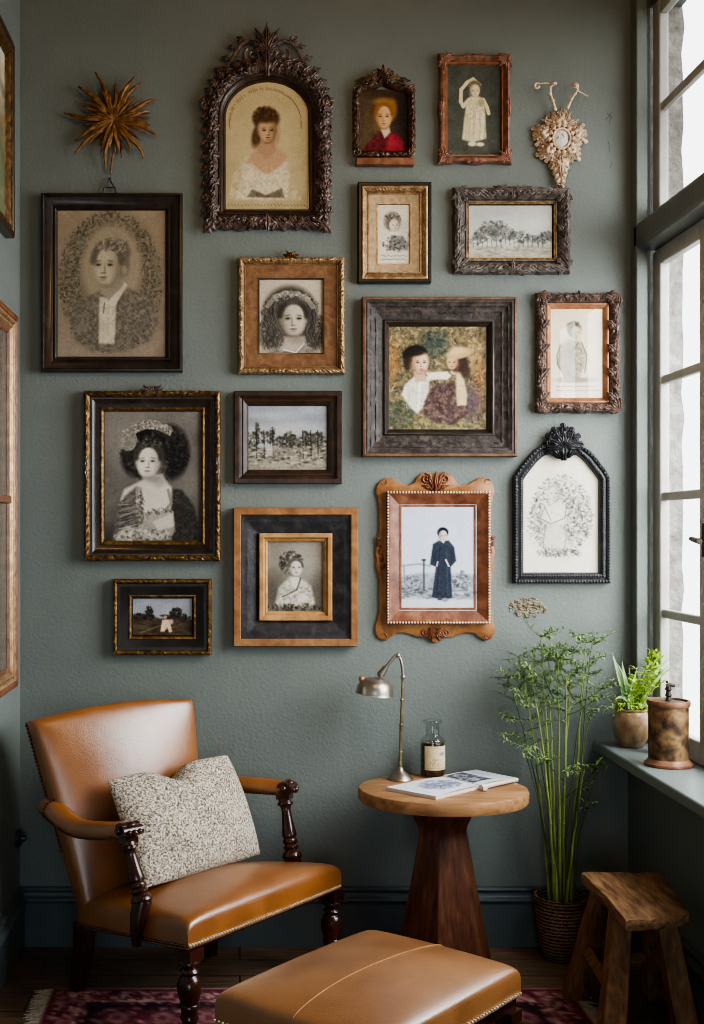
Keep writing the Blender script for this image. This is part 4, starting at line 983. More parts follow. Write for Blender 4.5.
c.poly([(120, 500), (124, 489), (142, 480), (146, 474), (162, 474), (168, 484), (180, 494), (172, 514), (150, 520), (136, 514)], '#b8b0a4', 1, 1.5, .03)
c.ell(158, 480, 8, 6, '#77716a', .6, .6)
c.poly([(112, 540), (117, 510), (124, 496), (136, 486), (141, 488), (143, 515), (140, 540)], '#5c5752', .95, 1.5, .12, .3)
for k in range(22): y = 498+k*2; c.line(116+c.rn.random()*6, y+3, 142, y-8+c.rn.random()*10, .8, c.rn.choice(['#8d877e', '#35322f', '#a59e94']), .6)
c.poly([(172, 488), (182, 490), (194, 506), (198, 524), (198, 540), (172, 540), (170, 520)], '#35322f', .95, 1.5, .08); c.poly([(140, 512), (152, 515), (171, 508), (175, 532), (150, 540), (138, 532)], '#8b847b', .95, 1.5, .12, .4)
c.poly([(152, 522), (173, 512), (174, 526), (158, 531)], '#b5aea2', .9, 1.2)
c.path([(137, 488), (138, 505), (142, 520), (150, 528)], 4, '#8a837a', .8); c.blobs(70, 140, 508, 4, 20, ['#b7b0a4', '#5d5852', '#3b3835'], .6, 1.1, .7); c.path([(168, 490), (171, 503), (163, 512), (146, 514)], 3, '#77716a', .8); c.blobs(60, 160, 511, 14, 3, ['#a8a196', '#45413d'], .5, 1, .7)
c.poly([(114, 536), (126, 526), (140, 529), (152, 534), (170, 532), (170, 540), (116, 542)], '#a59e93', .8, 1.5, .15, .4); c.blobs(110, 145, 536, 32, 6, ['#c5beb2', '#55514b', '#3a3734', '#8f887e'], .6, 1.4, .7)
c.face(148, 461, 12.6, 17.5, '#c6beb2', '#8f887e', '#282523', -.3, -1, '#3a3632'); c.blobs(46, 148, 443, 13, 5, ['#2d2a28', '#4b4743', '#625d57'], .7, 1.3, .8)
c.ell(150, 478.5, 7, 3, '#7a746c', .6, .6); c.grain().build(t, .006)

# ---- dark landscape
t = pic('framed_landscape', 'plain dark brown frame with a monochrome view of trees under a cloudy sky', 287, 484)
P = rect(234, 391.3, 341.7, 483.8)
backing(t, rect(238, 395, 338, 480), M['ebony'])
mb = MB(); sweep(mb, P, [(0, 0), (0, .03), (.8, .034), (4.6, .034), (5.6, .029), (8, .023), (8.6, .025), (9.4, .025), (12.5, .016), (14, .012), (14.5, .006)]); t.part('moulding', mb, M['ebony_brown'])
c = Cv(247, 404.5, 328, 470, 2.3, 12).bg('#8b8e94', '#a9a8a4', .09, .05)
c.ell(270, 415, 22, 3, '#b5b6b6', .5, .8); c.ell(310, 418, 16, 4, '#7c7f87', .5, .8); c.ell(285, 430, 30, 5, '#b7b5b0', .5, .8)
c.poly([(247, 447), (328, 446), (328, 470), (247, 470)], '#857d70', 1, 2, .14, .5)
TR = ['#38352f', '#4c4840', '#2b2925', '#605b51', '#6f6a5f']
for (x, y, rx, ry, n_) in ((252, 440, 7, 9, 90), (257, 431, 2.5, 8, 40), (264, 438, 8, 7, 70), (272.5, 434, 2, 8, 40), (285, 442, 12, 6, 110), (290, 437, 6, 5, 50), (306, 439, 8, 8, 100), (318, 440, 9, 8, 110), (298, 444, 9, 4, 60)): c.blobs(n_, x, y, rx, ry, TR, .5, 1.3, .75)
for x in (256.5, 272.7, 303, 311, 318, 264): c.line(x, 430, x+.4, 458, 1, '#2e2b27', .8)
c.rblobs(230, 248, 446, 327, 464, TR+['#b3ac9e', '#c4beb1', '#9c9586'], .4, 1.2, .7, 2, 0); c.poly([(267, 446), (273, 446), (273, 456), (266, 456)], '#b0aaa0', .8, 1); c.rblobs(40, 248, 461, 327, 467, ['#a8a191', '#948c7d'], .6, 1.4, .6, 5, 0)
c.grain().build(t, .006)

# ---- oak and black frame
t = pic('framed_portrait', 'oak frame with wide black panel and golden inner edge, small portrait of a curly-haired child', 295, 646)
P = rect(233.5, 507.8, 357.6, 646)
backing(t, rect(238, 512, 353, 642), M['ebony'])
mb = MB(); sweep(mb, P, [(0, 0), (0, .037), (.7, .040), (6.6, .040), (7.4, .037), (7.6, .02)]); t.part('outer_rim', mb, M['oak'])
mb = MB(); sweep(mb, P, densify([(7.4, .01), (7.4, .031), (9.5, .030), (11.5, .027), (13, .027), (25.8, .013), (25.8, .004)], 1.6), 4, carve(.0014, 30, 7, 26, 4, 0, 3, 1)); t.part('panel', mb, M['panel_black'])
mb = MB(); sweep(mb, P, [(25.5, .004), (25.5, .027), (26.3, .029), (29.5, .028), (31.5, .017), (32.3, .018), (33.6, .015), (34.4, .006)]); t.part('inner_moulding', mb, M['oak_gold'])
c = Cv(266.5, 540, 325, 613, 2.7, 13).bg('#807a6f', '#6d675d', .06, .08)
c.ell(305, 560, 16, 16, '#a09a8e', .6, .8); c.ell(272, 592, 10, 16, '#4b4741', .7, .6); c.ell(318, 592, 8, 16, '#5b564f', .6, .6)
c.ell(291, 564, 11, 11, '#504b44', 1, .18); c.blobs(150, 291, 562, 12, 11.5, ['#2f2c28', '#7d776c', '#a59f93', '#46423c'], .5, 1.2, .75, .3)
c.poly([(275, 607), (279, 588), (289, 578), (301, 578), (311, 586), (315, 603), (312, 608)], '#b3ada0', 1, 1.5, .14, .4); c.poly([(290, 577), (299, 577), (298, 588), (293, 588)], '#c9c1b4', 1, 1)
c.blobs(170, 295, 597, 19, 12, ['#d0c9bd', '#7c766c', '#989185', '#5a554d'], .5, 1.1, .45); c.path([(301, 578), (297, 590), (283, 597)], 1.5, '#57524a', .8); c.blobs(100, 293, 608, 28, 4, ['#2d2a26', '#474239', '#6a645a'], .6, 1.4, .8)
c.ell(303, 598, 6, 4, '#cdc6b9', .8, .4); c.face(296, 568, 7, 8.8, '#c5bdb0', '#8e877b', '#23201d', .3, 1, '#5a544c'); c.grain().build(t, .006)

# ---- scrolled fretwork frame
t = pic('fretwork_frame', 'light brown scroll-cut frame with beaded edge, photograph of a person in dark robe', 436, 642)
half = [(0, 474), (6, 472), (13, 473), (18, 477), (21, 482), (26, 485), (34, 484), (40, 480), (44, 477.5), (50, 478), (55, 481), (58.5, 486), (59.5, 492), (58, 497), (56.5, 503), (56, 515), (56, 530), (57, 538), (58.5, 545), (60, 552), (58.5, 560), (59.5, 567), (57.5, 573), (56, 582), (56, 600), (56, 612), (58, 620), (60, 627), (59.5, 634), (56, 639), (50, 641), (45, 638), (41, 634), (34, 633), (26, 634), (18, 637), (12, 637), (7, 639), (3, 642.5), (0, 643)]
outl = [(435.7+x, y) for x, y in half]+[(435.7-x, y) for x, y in half[-2:0:-1]]
mb = MB()
n = len(outl); cx, cy = 435.7, 557.5
ctr = [(397, 500), (475, 500), (475, 614), (397, 614)]
vs = [W(x, y, .0006) for x, y in outl]+[W(x, y, .010) for x, y in outl]+[W(cx+(x-cx)*.975, cy+(y-cy)*.985, .013) for x, y in outl]
mb.add(vs, [tuple(range(n)), tuple(range(3*n-1, 2*n-1, -1))]+[(k*n+i, k*n+(i+1) % n, (k+1)*n+(i+1) % n, (k+1)*n+i) for k in (0, 1) for i in range(n)])
t.part('scroll_board', mb, M['oak'], angle=50)
mb = MB()
for sx in (-1, 1):
    scroll(mb, cx+sx*9.5, 478.5, 5.5, 1.2, 90, sx*1.4, .015, 1.3, .9); leaf(mb, cx+sx*2, 489, 90-sx*12, 17, 2.4, .013, .01, -sx*25, 2); leaf(mb, cx+sx*3, 490, 90-sx*50, 12, 2, .013, .008, -sx*30, 2)
    for k in range(4): leaf(mb, cx+sx*1, 630, -90+sx*(k*24+6), 12-k*1.2, 2.2, .013, .01, sx*20, 2)
    scroll(mb, cx+sx*11, 633, 4, 1, -90, -sx*1.3, .014, 1.1, .8); scroll(mb, cx+sx*52, 482, 3.5, 2, 30, sx*.5, .0135, .8, .4, end=False); scroll(mb, cx+sx*52, 636, 3.5, 2, -30, -sx*.5, .0135, .8, .4, end=False)
    for k, y in enumerate((540, 547, 555, 562, 569)): leaf(mb, cx+sx*54.5, y, 90-sx*60+sx*k*25, 7, 1.9, .012, .01, 0, 2)
leaf(mb, cx, 491, 90, 20, 2.2, .015, .012, 0, 2)
t.split('scroll_carving', mb, M['redwood'], weld=False)
R = rect(386.3, 491.5, 489.3, 623.2)
mb = MB(); sweep(mb, R, [(0, .012), (0, .034), (1, .037), (2.5, .037), (3.5, .034), (5, .031), (9, .023), (13, .015), (13.6, .018), (15.4, .017), (16.6, .006)]); t.part('moulding', mb, M['redwood'])
mb = MB(); bead_row(mb, rect(387.3, 492.5, 488.3, 622.2), 2.9, 1.25, .037); t.part('beading', mb, M['gilt_pale'])
c = Cv(399, 504.5, 477, 611, 2.3, 14).bg('#bcc4d0', '#c9ced6', .03, .05)
c.poly([(399, 598), (477, 597), (477, 611), (399, 611)], '#c4c7c9', 1, 1); c.poly([(399, 577), (420, 573), (477, 575), (477, 599), (399, 598)], '#888d92', .8, 2, .14, .4)
VG = ['#5f646a', '#7b8086', '#a2a7ad', '#474b51', '#b9bec4']
c.blobs(240, 413, 585, 13, 10, VG, .5, 1.3, .7); c.blobs(160, 461, 582, 9, 11, VG, .5, 1.3, .7); c.rblobs(150, 399, 588, 476, 599, VG, .5, 1.3, .7, 2.5, 0)
c.path([(401, 566), (410, 565), (420, 564), (430, 566)], 2, '#8b9096', .8); c.path([(404, 566), (405, 585)], 1.6, '#7b8087', .8); c.path([(424, 560), (424, 590)], 2, '#50545b', .85); c.ell(424, 560, 2.5, 1.2, '#474b52', .9, .3)
RO = [(433, 544), (439, 540.5), (449, 540.5), (454.5, 547), (456.5, 561), (451, 567), (452.5, 598), (444, 600), (432, 597), (436, 567), (430, 564.5)]
c.poly(RO, '#3b404b', 1, .8, .04, .3); c.line(440, 548, 437, 595, 1, '#2c3038', .6); c.line(447, 548, 448, 596, 1, '#4d525d', .6); c.line(436, 550, 434, 562, 1.2, '#2c3038', .6); c.line(451, 550, 452, 563, 1.2, '#2c3038', .6)
c.path([(449, 566), (446, 560)], 1.8, '#c0b8b0'); c.path([(437, 566), (438, 562)], 1.6, '#a9a29c'); c.ell(443, 532.5, 5.6, 5.2, '#1f2126', 1, .15); c.face(443.3, 536, 4.1, 5.6, '#c9c0b9', '#8f8a88', '#1d1e22', .2, 1); c.poly([(440.5, 540), (446, 540), (443.5, 543.5)], '#c9c3bd', 1, .5)
c.ell(445, 600, 3.5, 2, '#8c8c90', 1, .3); c.ell(440, 599, 2.5, 1.5, '#4b4e55', 1, .3); c.grain().build(t, .016)

# ---- black peaked frame
t = pic('peaked_frame', 'black beaded frame with sloping shoulders and fan crest, pale drawing of a figure in leaves', 562, 584)
hp = [(0, 441), (8, 441.5), (15, 443), (21, 445.5), (27, 449.5), (33, 455.5), (39, 463), (44, 469.5), (48.5, 477), (48.5, 583.5)]
outl = [(562-x, y) for x, y in hp[::-1]]+[(562+x, y) for x, y in hp[1:]]
backing(t, [(562+(x-562)*.94, 515+(y-515)*.94) for x, y in outl], M['carved_black'])
mb = MB(); sweep(mb, outl, densify([(0, 0), (0, .02), (.8, .026), (3.5, .026), (5, .021), (6.5, .022), (8.5, .022), (10, .018), (11, .006)], .7), 1.2, carve(.003, 3, 0, 9, 3, 0, 0, .3)); t.part('moulding', mb, M['carved_black'])
mb = MB(); Pn, mn, _ = inward(outl); bead_row(mb, (Pn+mn*2.0).tolist(), 3.0, 1.5, .0265, 7); bead_row(mb, (Pn+mn*7.4).tolist(), 2.6, 1.25, .0225, 7); t.part('beading', mb, M['carved_black'])
mb = MB()
for k in range(9): a = 90+(k-4)*25; leaf(mb, 562.5, 447, a, 24 if k == 4 else 23-abs(k-4)*.8, 4.2, .024, .016, (k-4)*4, 3, 14, 6, 0, 1.5, .3)
for k in range(7): a = 90+(k-3)*30; leaf(mb, 562.5, 448, a, 17, 3.2, .034, .012, 0, 2, 12, 6, 0, 1.5, .3)
leaf(mb, 562.5, 461, 90, 20, 4, .034, .014, 0, 2); leaf(mb, 558, 458, 110, 14, 3, .032, .012, 20, 2); leaf(mb, 567, 458, 70, 14, 3, .032, .012, -20, 2)
for k in range(90): a = rnd.uniform(-.35, PI+.35); q = rnd.uniform(5, 20); mb.ell(W(562.5+q*math.cos(a), 446-q*math.sin(a), .036), rnd.uniform(.002, .004), 6, 4)
mb.ell(W(562.5, 443, .02), (.058, .016, .056), 16, 8)
t.part('crest', mb, M['carved_black'], weld=False)
c = Cv(518, 440, 606, 578, 2.3, 15).bg('#ddd8c8', '#dfdacb', .025, .06)
SK = ['#615e58', '#84817b', '#44413d', '#9c9991']
c.ell(562, 515, 29, 38, '#c2beb2', .5, .4); c.blobs(900, 562, 515, 31, 40, SK, .35, .9, .6, .25, 2.4); c.blobs(200, 580, 520, 14, 25, SK, .35, .9, .6, 0, 2.4); c.blobs(120, 540, 525, 12, 22, SK, .35, .9, .55, 0, 2.4)
c.ell(556, 540, 12, 16, '#cfcabc', .85, .25); c.poly([(542, 520), (546, 508), (556, 502), (566, 506), (568, 520), (556, 526)], '#d3cec0', .9, 1.2, .06); c.path([(541, 518), (552, 524), (566, 518), (568, 506)], 1.1, '#77746d', .8); c.path([(546, 508), (552, 520)], .9, '#77746d', .8)
c.path([(546, 530), (544, 548), (552, 555), (565, 552), (568, 535)], 1, '#807d76', .7); c.ell(553.5, 490, 6.5, 6, '#cfc9bb', .95, .25); c.blobs(60, 556, 487, 7, 5, ['#77746c', '#94918a'], .4, .9, .7); c.face(554.5, 493.5, 5.4, 7, '#d2ccbe', '#a5a198', '#55524c', .4, -1)
c.blobs(120, 560, 553, 24, 4, SK, .4, .9, .7, 0, 2.5); c.grain().build(t, .005, mask=[(562+(x-562)*.92, 512+(y-512)*.94) for x, y in outl])

# ---- little landscape
t = pic('framed_landscape', 'smallest wide frame in black and old gold, dark meadow with a pale figure', 162, 655)
P = rect(112.8, 579, 211.6, 655)
backing(t, rect(116, 582, 208, 652), M['ebony'])
mb = MB(); sweep(mb, P, densify([(0, 0), (0, .024), (1, .031), (3, .032), (4.6, .028), (5.2, .02)], .6), 1.0, carve(.006, 5, 0, 5, 16, .5, 2, .55)); t.part('moulding', mb, M['gilt_old'])
mb = MB(); sweep(mb, P, [(5, .003), (5, .027), (7, .027), (9, .023), (16.2, .013), (16.2, .003)]); t.part('cove', mb, M['black_paint'])
mb = MB(); sweep(mb, P, [(16, .003), (16, .017), (17.3, .018), (19, .013), (19.8, .006)]); t.part('slip', mb, M['gilt_old'])
c = Cv(132, 595, 194, 640, 2.7, 16).bg('#878b92', '#8f9093', .05, .06)
c.poly([(132, 616), (145, 614), (160, 619), (178, 616), (194, 620), (194, 640), (132, 640)], '#43382d', 1, 1.2, .09, .2)
DT = ['#1f1d1a', '#2c2a25', '#3a362f']
for (x, y, rx, ry, n_) in ((149, 612, 3, 5, 50), (148, 617, 5, 3, 30), (176, 613, 6, 5, 80), (182, 618, 8, 3, 40), (138, 617, 6, 3, 40), (168, 617, 5, 2, 20)): c.blobs(n_, x, y, rx, ry, DT, .5, 1.2, .85)
c.ell(138, 626, 10, 3, '#5d4f40', .5, .7); c.rblobs(60, 132, 622, 192, 638, ['#5a4d3e', '#2f281f', '#6a5b49'], .5, 1.2, .5, 5, 0); c.line(140, 633, 160, 626, 1.2, '#77685a', .6)
c.poly([(162, 620), (169, 620), (172, 632), (169, 633), (167, 628), (164, 632), (160, 632)], '#c3ab94', 1, .7, .08); c.ell(164.5, 616, 5, 1.3, '#4a4038', 1, .3); c.ell(165, 617.5, 1.8, 1.8, '#9a8068', 1, .3); c.ell(171, 622, 2, 2.5, '#b79f8a', .9, .4)
c.grain().build(t, .006)

# ================================================================== pictures on the left wall
def to_left(mb, off=0):
    mb.v = [(XL-y+.0008, x, z) for x, y, z in mb.v]; return mb
def lpx(Y, Z): return (CX+Y/KW, HY-(Z-EYE)/KW)
def lrect(y0, y1, z0, z1):
    a = lpx(y0, z1); b = lpx(y1, z0); return rect(a[0], a[1], b[0], b[1])
LG = 'framed pictures on the left wall'
t = Thing('framed_painting', 'dark framed painting high on the left wall, cut off by the photo edge', 'framed picture', (XL, -.6, 2.32), LG)
P = lrect(-1.02, -.255, 2.322, 2.935)
mb = MB(); sweep(mb, P, [(0, 0), (0, .026), (1.5, .03), (5, .03), (6, .026)]); t.part('moulding', to_left(mb), M['ebony_brown'])
mb = MB(); sweep(mb, P, densify([(5.8, .002), (5.8, .026), (8, .022), (10, .023), (13, .016), (16, .01), (16.5, .005)], 1), 2, carve(.003, 5, 6, 13, 3, 0, 0, .4)); t.part('inner_moulding', to_left(mb), M['gilt_old'])
c = Cv(-100, 0, 0, 100, 1.2, 21).bg('#a8a590', '#6b7566', .08, .06)
c.ell(-22, 55, 14, 40, '#8a5a3c', .7, .6); c.ell(-12, 70, 10, 30, '#56664f', .8, .6); c.ell(-50, 50, 22, 40, '#5d5445', .8, .5); c.ell(-50, 30, 10, 14, '#b89a7c', .9, .3); c.ell(-8, 15, 12, 20, '#cfcbb8', .6, .7)
c.rblobs(300, -100, 10, 0, 100, ['#5d6a52', '#8a6a48', '#3f4a3c', '#a08c68'], 1, 3, .5)
c.build(t, place=lambda X, Y: np.stack([np.full_like(X, XL+.008), -1.0+(X+100)/100*.73, 2.92-Y/100*.585], -1))
t = Thing('wall_mirror', 'tall brown and gold framed glass with a crossbar on the left wall', 'mirror', (XL, -.6, .9), LG)
P = lrect(-1.05, -.205, .90, 2.085)
mb = MB(); sweep(mb, P, [(0, 0), (0, .028), (1.5, .032), (5.5, .032), (6.5, .028)]); t.part('moulding', to_left(mb), M['redwood'])
mb = MB(); sweep(mb, P, densify([(6.3, .002), (6.3, .028), (8, .026), (10, .02), (11, .022), (12.5, .022), (15.5, .012)], .8), 3, carve(.0015, 7, 7, 15, 5, 0, 0, .8)); t.part('gilt_slip', to_left(mb), M['gilt'])
mb = MB(); sweep(mb, P, [(15.3, .002), (15.3, .013), (18, .013), (19.5, .006)]); t.part('inner_moulding', to_left(mb), M['rim_brown'])
mb = MB().b2(XL+.004, XL+.02, -1.0, -.255, 1.484, 1.508); t.part('crossbar', mb, M['rim_brown'], bevel=.003)
m_, nt_, b_ = nodes('old_mirror'); b_.inputs['Base Color'].default_value = (*lin('#6f706a'), 1); b_.inputs['Roughness'].default_value = .22; b_.inputs['Metallic'].default_value = .55
mb = MB().b2(XL+.001, XL+.006, -1.03, -.225, .92, 2.065); t.part('mirror_glass', mb, m_)
# ================================================================== upholstery helpers
V = Vector
def sgrid(n, k=1.0):
    s = np.linspace(-1, 1, n); return np.sign(s)*np.abs(np.sin(s*PI/2))**k if k != 1 else np.sin(s*PI/2)
def bil(c00, c10, c11, c01, u, v):
    a, b = (u+1)/2, (v+1)/2
    return c00*((1-a)*(1-b))+c10*(a*(1-b))+c11*(a*b)+c01*((1-a)*b)
def padfun(c00, c10, c11, c01, nrm, t, crown, ne=10, arch=0, archdir=V((0, 0, 1)), inset=0.0, bulge=0):
    nrm = V(nrm).normalized(); cen = (c00+c10+c11+c01)/4
    def f(u, v):
        e = max(0, 1-abs(u)**ne)**(1/ne)*max(0, 1-abs(v)**ne)**(1/ne)
        p = bil(c00, c10, c11, c01, u, v)
        p = p+archdir*(arch*(1-u*u)*(v+1)/2)
        if bulge: p = p+(p-cen)*bulge*((1-u*u)+(1-v*v))*.5*max(abs(u), abs(v))**4
        p = p-(p-cen)*inset*e*max(abs(u), abs(v))**6
        cr = crown*(1-abs(u)**2.2)*(1-abs(v)**2.2)
        return p+nrm*(t*e+cr), p
    return f
def pad(mb, f, n=40, back=True):
    s = sgrid(n); G = np.zeros((n, n, 3)); H = np.zeros((n, n, 3))
    for i, u in enumerate(s):
        for j, v in enumerate(s): a, b = f(u, v); G[i, j] = a; H[i, j] = b
    mb.grid(G)
    if back: mb.grid(H)
    return mb
def nails(mb, pts, step=.0115, r=.005, n=6):
    pts = [V(p) for p in pts]; acc = 0
    for a, b in zip(pts, pts[1:]):
        L = (b-a).length; x = step-acc if acc else 0
        while x < L: mb.ell(a.lerp(b, x/L), r, n, 4); x += step
        acc = (L-(x-step)) % step
    return mb
def turned_leg(mb, top, foot, scale=1.0):
    t = V(top); f = V(foot); H = (t-f).length
    mb.box(t.lerp(f, .06), (.056*scale, .056*scale, H*.12), Euler((0, 0, math.radians(50))).to_matrix())
    prof = [(.11, .026), (.13, .030), (.155, .030), (.175, .022), (.195, .018), (.215, .024), (.235, .027), (.255, .022), (.27, .020), (.30, .027), (.36, .034), (.43, .034), (.50, .029), (.56, .025), (.575, .028), (.60, .028), (.615, .024), (.68, .022), (.70, .025), (.72, .025), (.735, .021), (.90, .015), (.93, .019), (.97, .019), (1.0, .015)]
    return mb.lathe(t, f, [(a, r*scale) for a, r in prof], 20)

# ================================================================== armchair
RG = .0085
FL = V((-.139, -.85, .28)); FR = V((.318, -.292, .28)); RR = V((-.10, -.125, .212)); RL = V((-.49, -.44, .208))
t = Thing('armchair', 'low tan leather armchair with dark turned arm posts and legs, brass nail trim', 'armchair', (-.1, -.45, 0))
sf = padfun(RL, RR, FR, FL, (0, 0, 1), .088, .042, 9, bulge=.05)
seat = t.part('seat', pad(MB(), sf, 44), M['leather'])
def edge(f, fixed, n=40, out=.0025, up=.009, lo=-.98, hi=.98):
    pts = []
    for i in range(n+1):
        s = lo+(hi-lo)*i/n; u, v = (s, fixed[1]) if fixed[0] is None else (fixed[0], s)
        _, p = f(u, v); pts.append(p)
    cen = sum(pts, V((0, 0, 0)))/len(pts); c0 = f(0, 0)[1]; d = (cen-c0); d.z = 0; d.normalize()
    return [p+d*out+V((0, 0, up)) for p in pts]
t.part('nail_trim', nails(MB(), edge(sf, (None, 1))), M['nail'], parent=seat)
for e_ in (-1, 1): t.part('nail_trim', nails(MB(), edge(sf, (e_, None))), M['nail_dark'], parent=seat)
# seat rail under the leather
mb = MB()
for a, b in ((FL, FR), (FR, RR), (RL, FL), (RL, RR)):
    c0 = (FL+FR+RR+RL)/4; q = [a.lerp(c0, .05), b.lerp(c0, .05), b.lerp(c0, .16), a.lerp(c0, .16)]
    mb.hexa([p+V((0, 0, -.010)) for p in q], [p+V((0, 0, .004)) for p in q])
t.part('seat_rail', mb, M['mahogany'])
# backrest: rear plane corners
TL = at(25, 722, 3.69); TR = at(186, 700, 3.955); BR = V((-.135, -.115, .225)); BL = at(81, 921, 3.615)
wv = (TR-TL+BR-BL); nb = wv.cross(V((0, 0, 1))+((TL-BL).normalized()*2)).normalized()
if nb.y > 0: nb = -nb
bf = padfun(BL, BR, TR, TL, nb, .068, .045, 9, arch=.022, archdir=V((0, 0, 1)))
back = t.part('backrest', pad(MB(), bf, 44), M['leather'])
mb = MB(); nails(mb, [bf(-1, s)[1]+nb*.006-wv.normalized()*.001 for s in np.linspace(-.3, .99, 40)])
t.part('nail_trim', mb, M['nail_dark'], parent=back)
def arm(pts, rad, end_dir, ring):
    n = 34; P = [V(p) for p in pts]
    def cr(i, q):
        p0, p1, p2, p3 = P[max(i-1, 0)], P[i], P[min(i+1, len(P)-1)], P[min(i+2, len(P)-1)]
        return .5*((2*p1)+(p2-p0)*q+(2*p0-5*p1+4*p2-p3)*q*q+(3*p1-p0-3*p2+p3)*q**3)
    C = []; R = []
    for k in range(n+1):
        x = k/n*(len(P)-1); i = min(int(x), len(P)-2); C.append(cr(i, x-i)); R.append(rad[i]+(rad[i+1]-rad[i])*(x-i))
    mb = MB(); mb.tube(C, R, 16, True, .82, up=(0, 0, 1))
    o = t.part('armrest', mb, M['leather'], angle=60)
    for side in (-1, 1):
        row = []; m2 = MB()
        for k in range(4, n+1):
            d = (C[min(k+1, n)]-C[k-1]).normalized(); sx = d.cross(V((0, 0, 1))).normalized()
            row.append(C[k]+sx*side*R[k]*.80-V((0, 0, R[k]*.55)))
        t.part('nail_trim', nails(m2, row, .011, .0036), M['nail_dark'], parent=o)
    if ring:
        k = 5; d = (C[7]-C[4]).normalized(); sx = d.cross(V((0, 0, 1))).normalized(); uz = sx.cross(d).normalized()
        pr = [C[k]+sx*math.cos(a)*R[k]*1.03+uz*math.sin(a)*R[k]*.86 for a in np.linspace(-.4, PI+.4, 30)]
        t.part('nail_ring', nails(MB(), pr, .0105, .004), M['nail_dark'], parent=o)
    # carved knuckle
    e = C[-1]; d = V(end_dir).normalized(); sx = d.cross(V((0, 0, 1))).normalized(); m3 = MB()
    m3.tube([e-sx*.03+d*.006+V((0, 0, .004)), e+sx*.03+d*.006+V((0, 0, .004))], .021, 14)
    m3.tube([e-sx*.034+d*.022+V((0, 0, .002)), e+sx*.034+d*.022+V((0, 0, .002))], .015, 12)
    for s in (-1, 1): m3.ell(e+sx*.034*s+d*.008+V((0, 0, .004)), .012, 10, 6); m3.ell(e+sx*.018*s+d*.036, .009, 8, 6)
    m3.ell(e+d*.038+V((0, 0, -.002)), .011, 8, 6); m3.ell(e+d*.02+V((0, 0, .018)), (.014, .014, .01), 10, 6)
    m3.box(e-V((0, 0, .024))+d*.002, (.044, .044, .02), Euler((0, 0, math.atan2(d.y, d.x))).to_matrix())
    t.part('carved_knuckle', m3, M['mahogany'], parent=o)
    return e
eL = arm([at(49, 806, 3.66), at(57, 812, 3.62), at(68, 822, 3.575), at(82, 829, 3.53), at(105, 831, 3.45), at(127, 830, 3.385)], [.038, .038, .036, .034, .033, .030], (.35, -.41, 0), True)
eR = arm([V((-.11, -.10, .565)), V((-.03, -.12, .568)), V((.06, -.145, .568)), at(284, 788, 3.875)], [.032, .033, .033, .031], (.46, -.17, 0), False)
def post(top, bot):
    mb = MB(); top = V(top); bot = V(bot)
    mb.lathe(top, bot, [(0, .021), (.05, .022), (.06, .026), (.10, .026), (.115, .019), (.15, .016), (.20, .015), (.32, .017), (.48, .021), (.58, .024), (.62, .023), (.64, .018), (.66, .022), (.70, .024), (.73, .022), (.745, .018), (.76, .022), (.79, .025), (.82, .023), (.835, .019), (.86, .025), (.91, .031), (.95, .032), (1, .024)], 20)
    return mb
sL = FL.lerp(RL, .36); sR = FR.lerp(RR, .36)
oL = V((-.70, -.62, 0)).normalized(); oR = V((.45, .9, 0)).normalized()
pbL = sL+V((0, 0, .105))+oL*.008; mb = post(eL+V((.004, -.006, -.034)), pbL)
# bracket leaf running down over the seat side
q = pbL; dd = (FL-RL).normalized()
mb.tube([q+V((0, 0, .012)), q+oL*.012-V((0, 0, .03)), q+oL*.020-V((0, 0, .07)), q+oL*.020-V((0, 0, .112))], [.027, .026, .019, .014], 12, True)
t.part('arm_post', mb, M['mahogany'])
pbR = sR+V((0, 0, .095)); mb = post(eR+V((.002, -.004, -.034)), pbR)
mb.tube([pbR+V((0, 0, .01)), pbR+oR*.012-V((0, 0, .03)), pbR+oR*.02-V((0, 0, .10))], [.027, .025, .014], 12, True)
t.part('arm_post', mb, M['mahogany'])
c0 = (FL+FR+RR+RL)/4
for p in (FL, FR):
    q = p.lerp(c0, .075); t.part('leg', turned_leg(MB(), q+V((0, 0, -.002)), V((q.x, q.y, RG))), M['mahogany'])
for p, dv in ((RL, V((-.02, .02, 0))), (RR, V((.0, .03, 0)))):
    q = p.lerp(c0, .06); mb = MB(); n = 8; G = np.zeros((n+1, 4, 3)); ax = (FR-FL); ax.z = 0; ax.normalize(); ay = V((-ax.y, ax.x, 0))
    for i in range(n+1):
        s = i/n; c = q+dv*(s**1.8)*1.3+V((0, 0, .012-(q.z+.012-(RG if p is RL else .0005))*s)); w = .026-.007*s
        for k, (sx, sy) in enumerate(((-1, -1), (1, -1), (1, 1), (-1, 1))): G[i, k] = c+ax*w*sx+ay*w*sy
    mb.grid(G, cv=True); mb.f += [(3, 2, 1, 0), tuple(n*4+k for k in range(4))]
    t.part('leg', mb, M['mahogany'], bevel=.003)

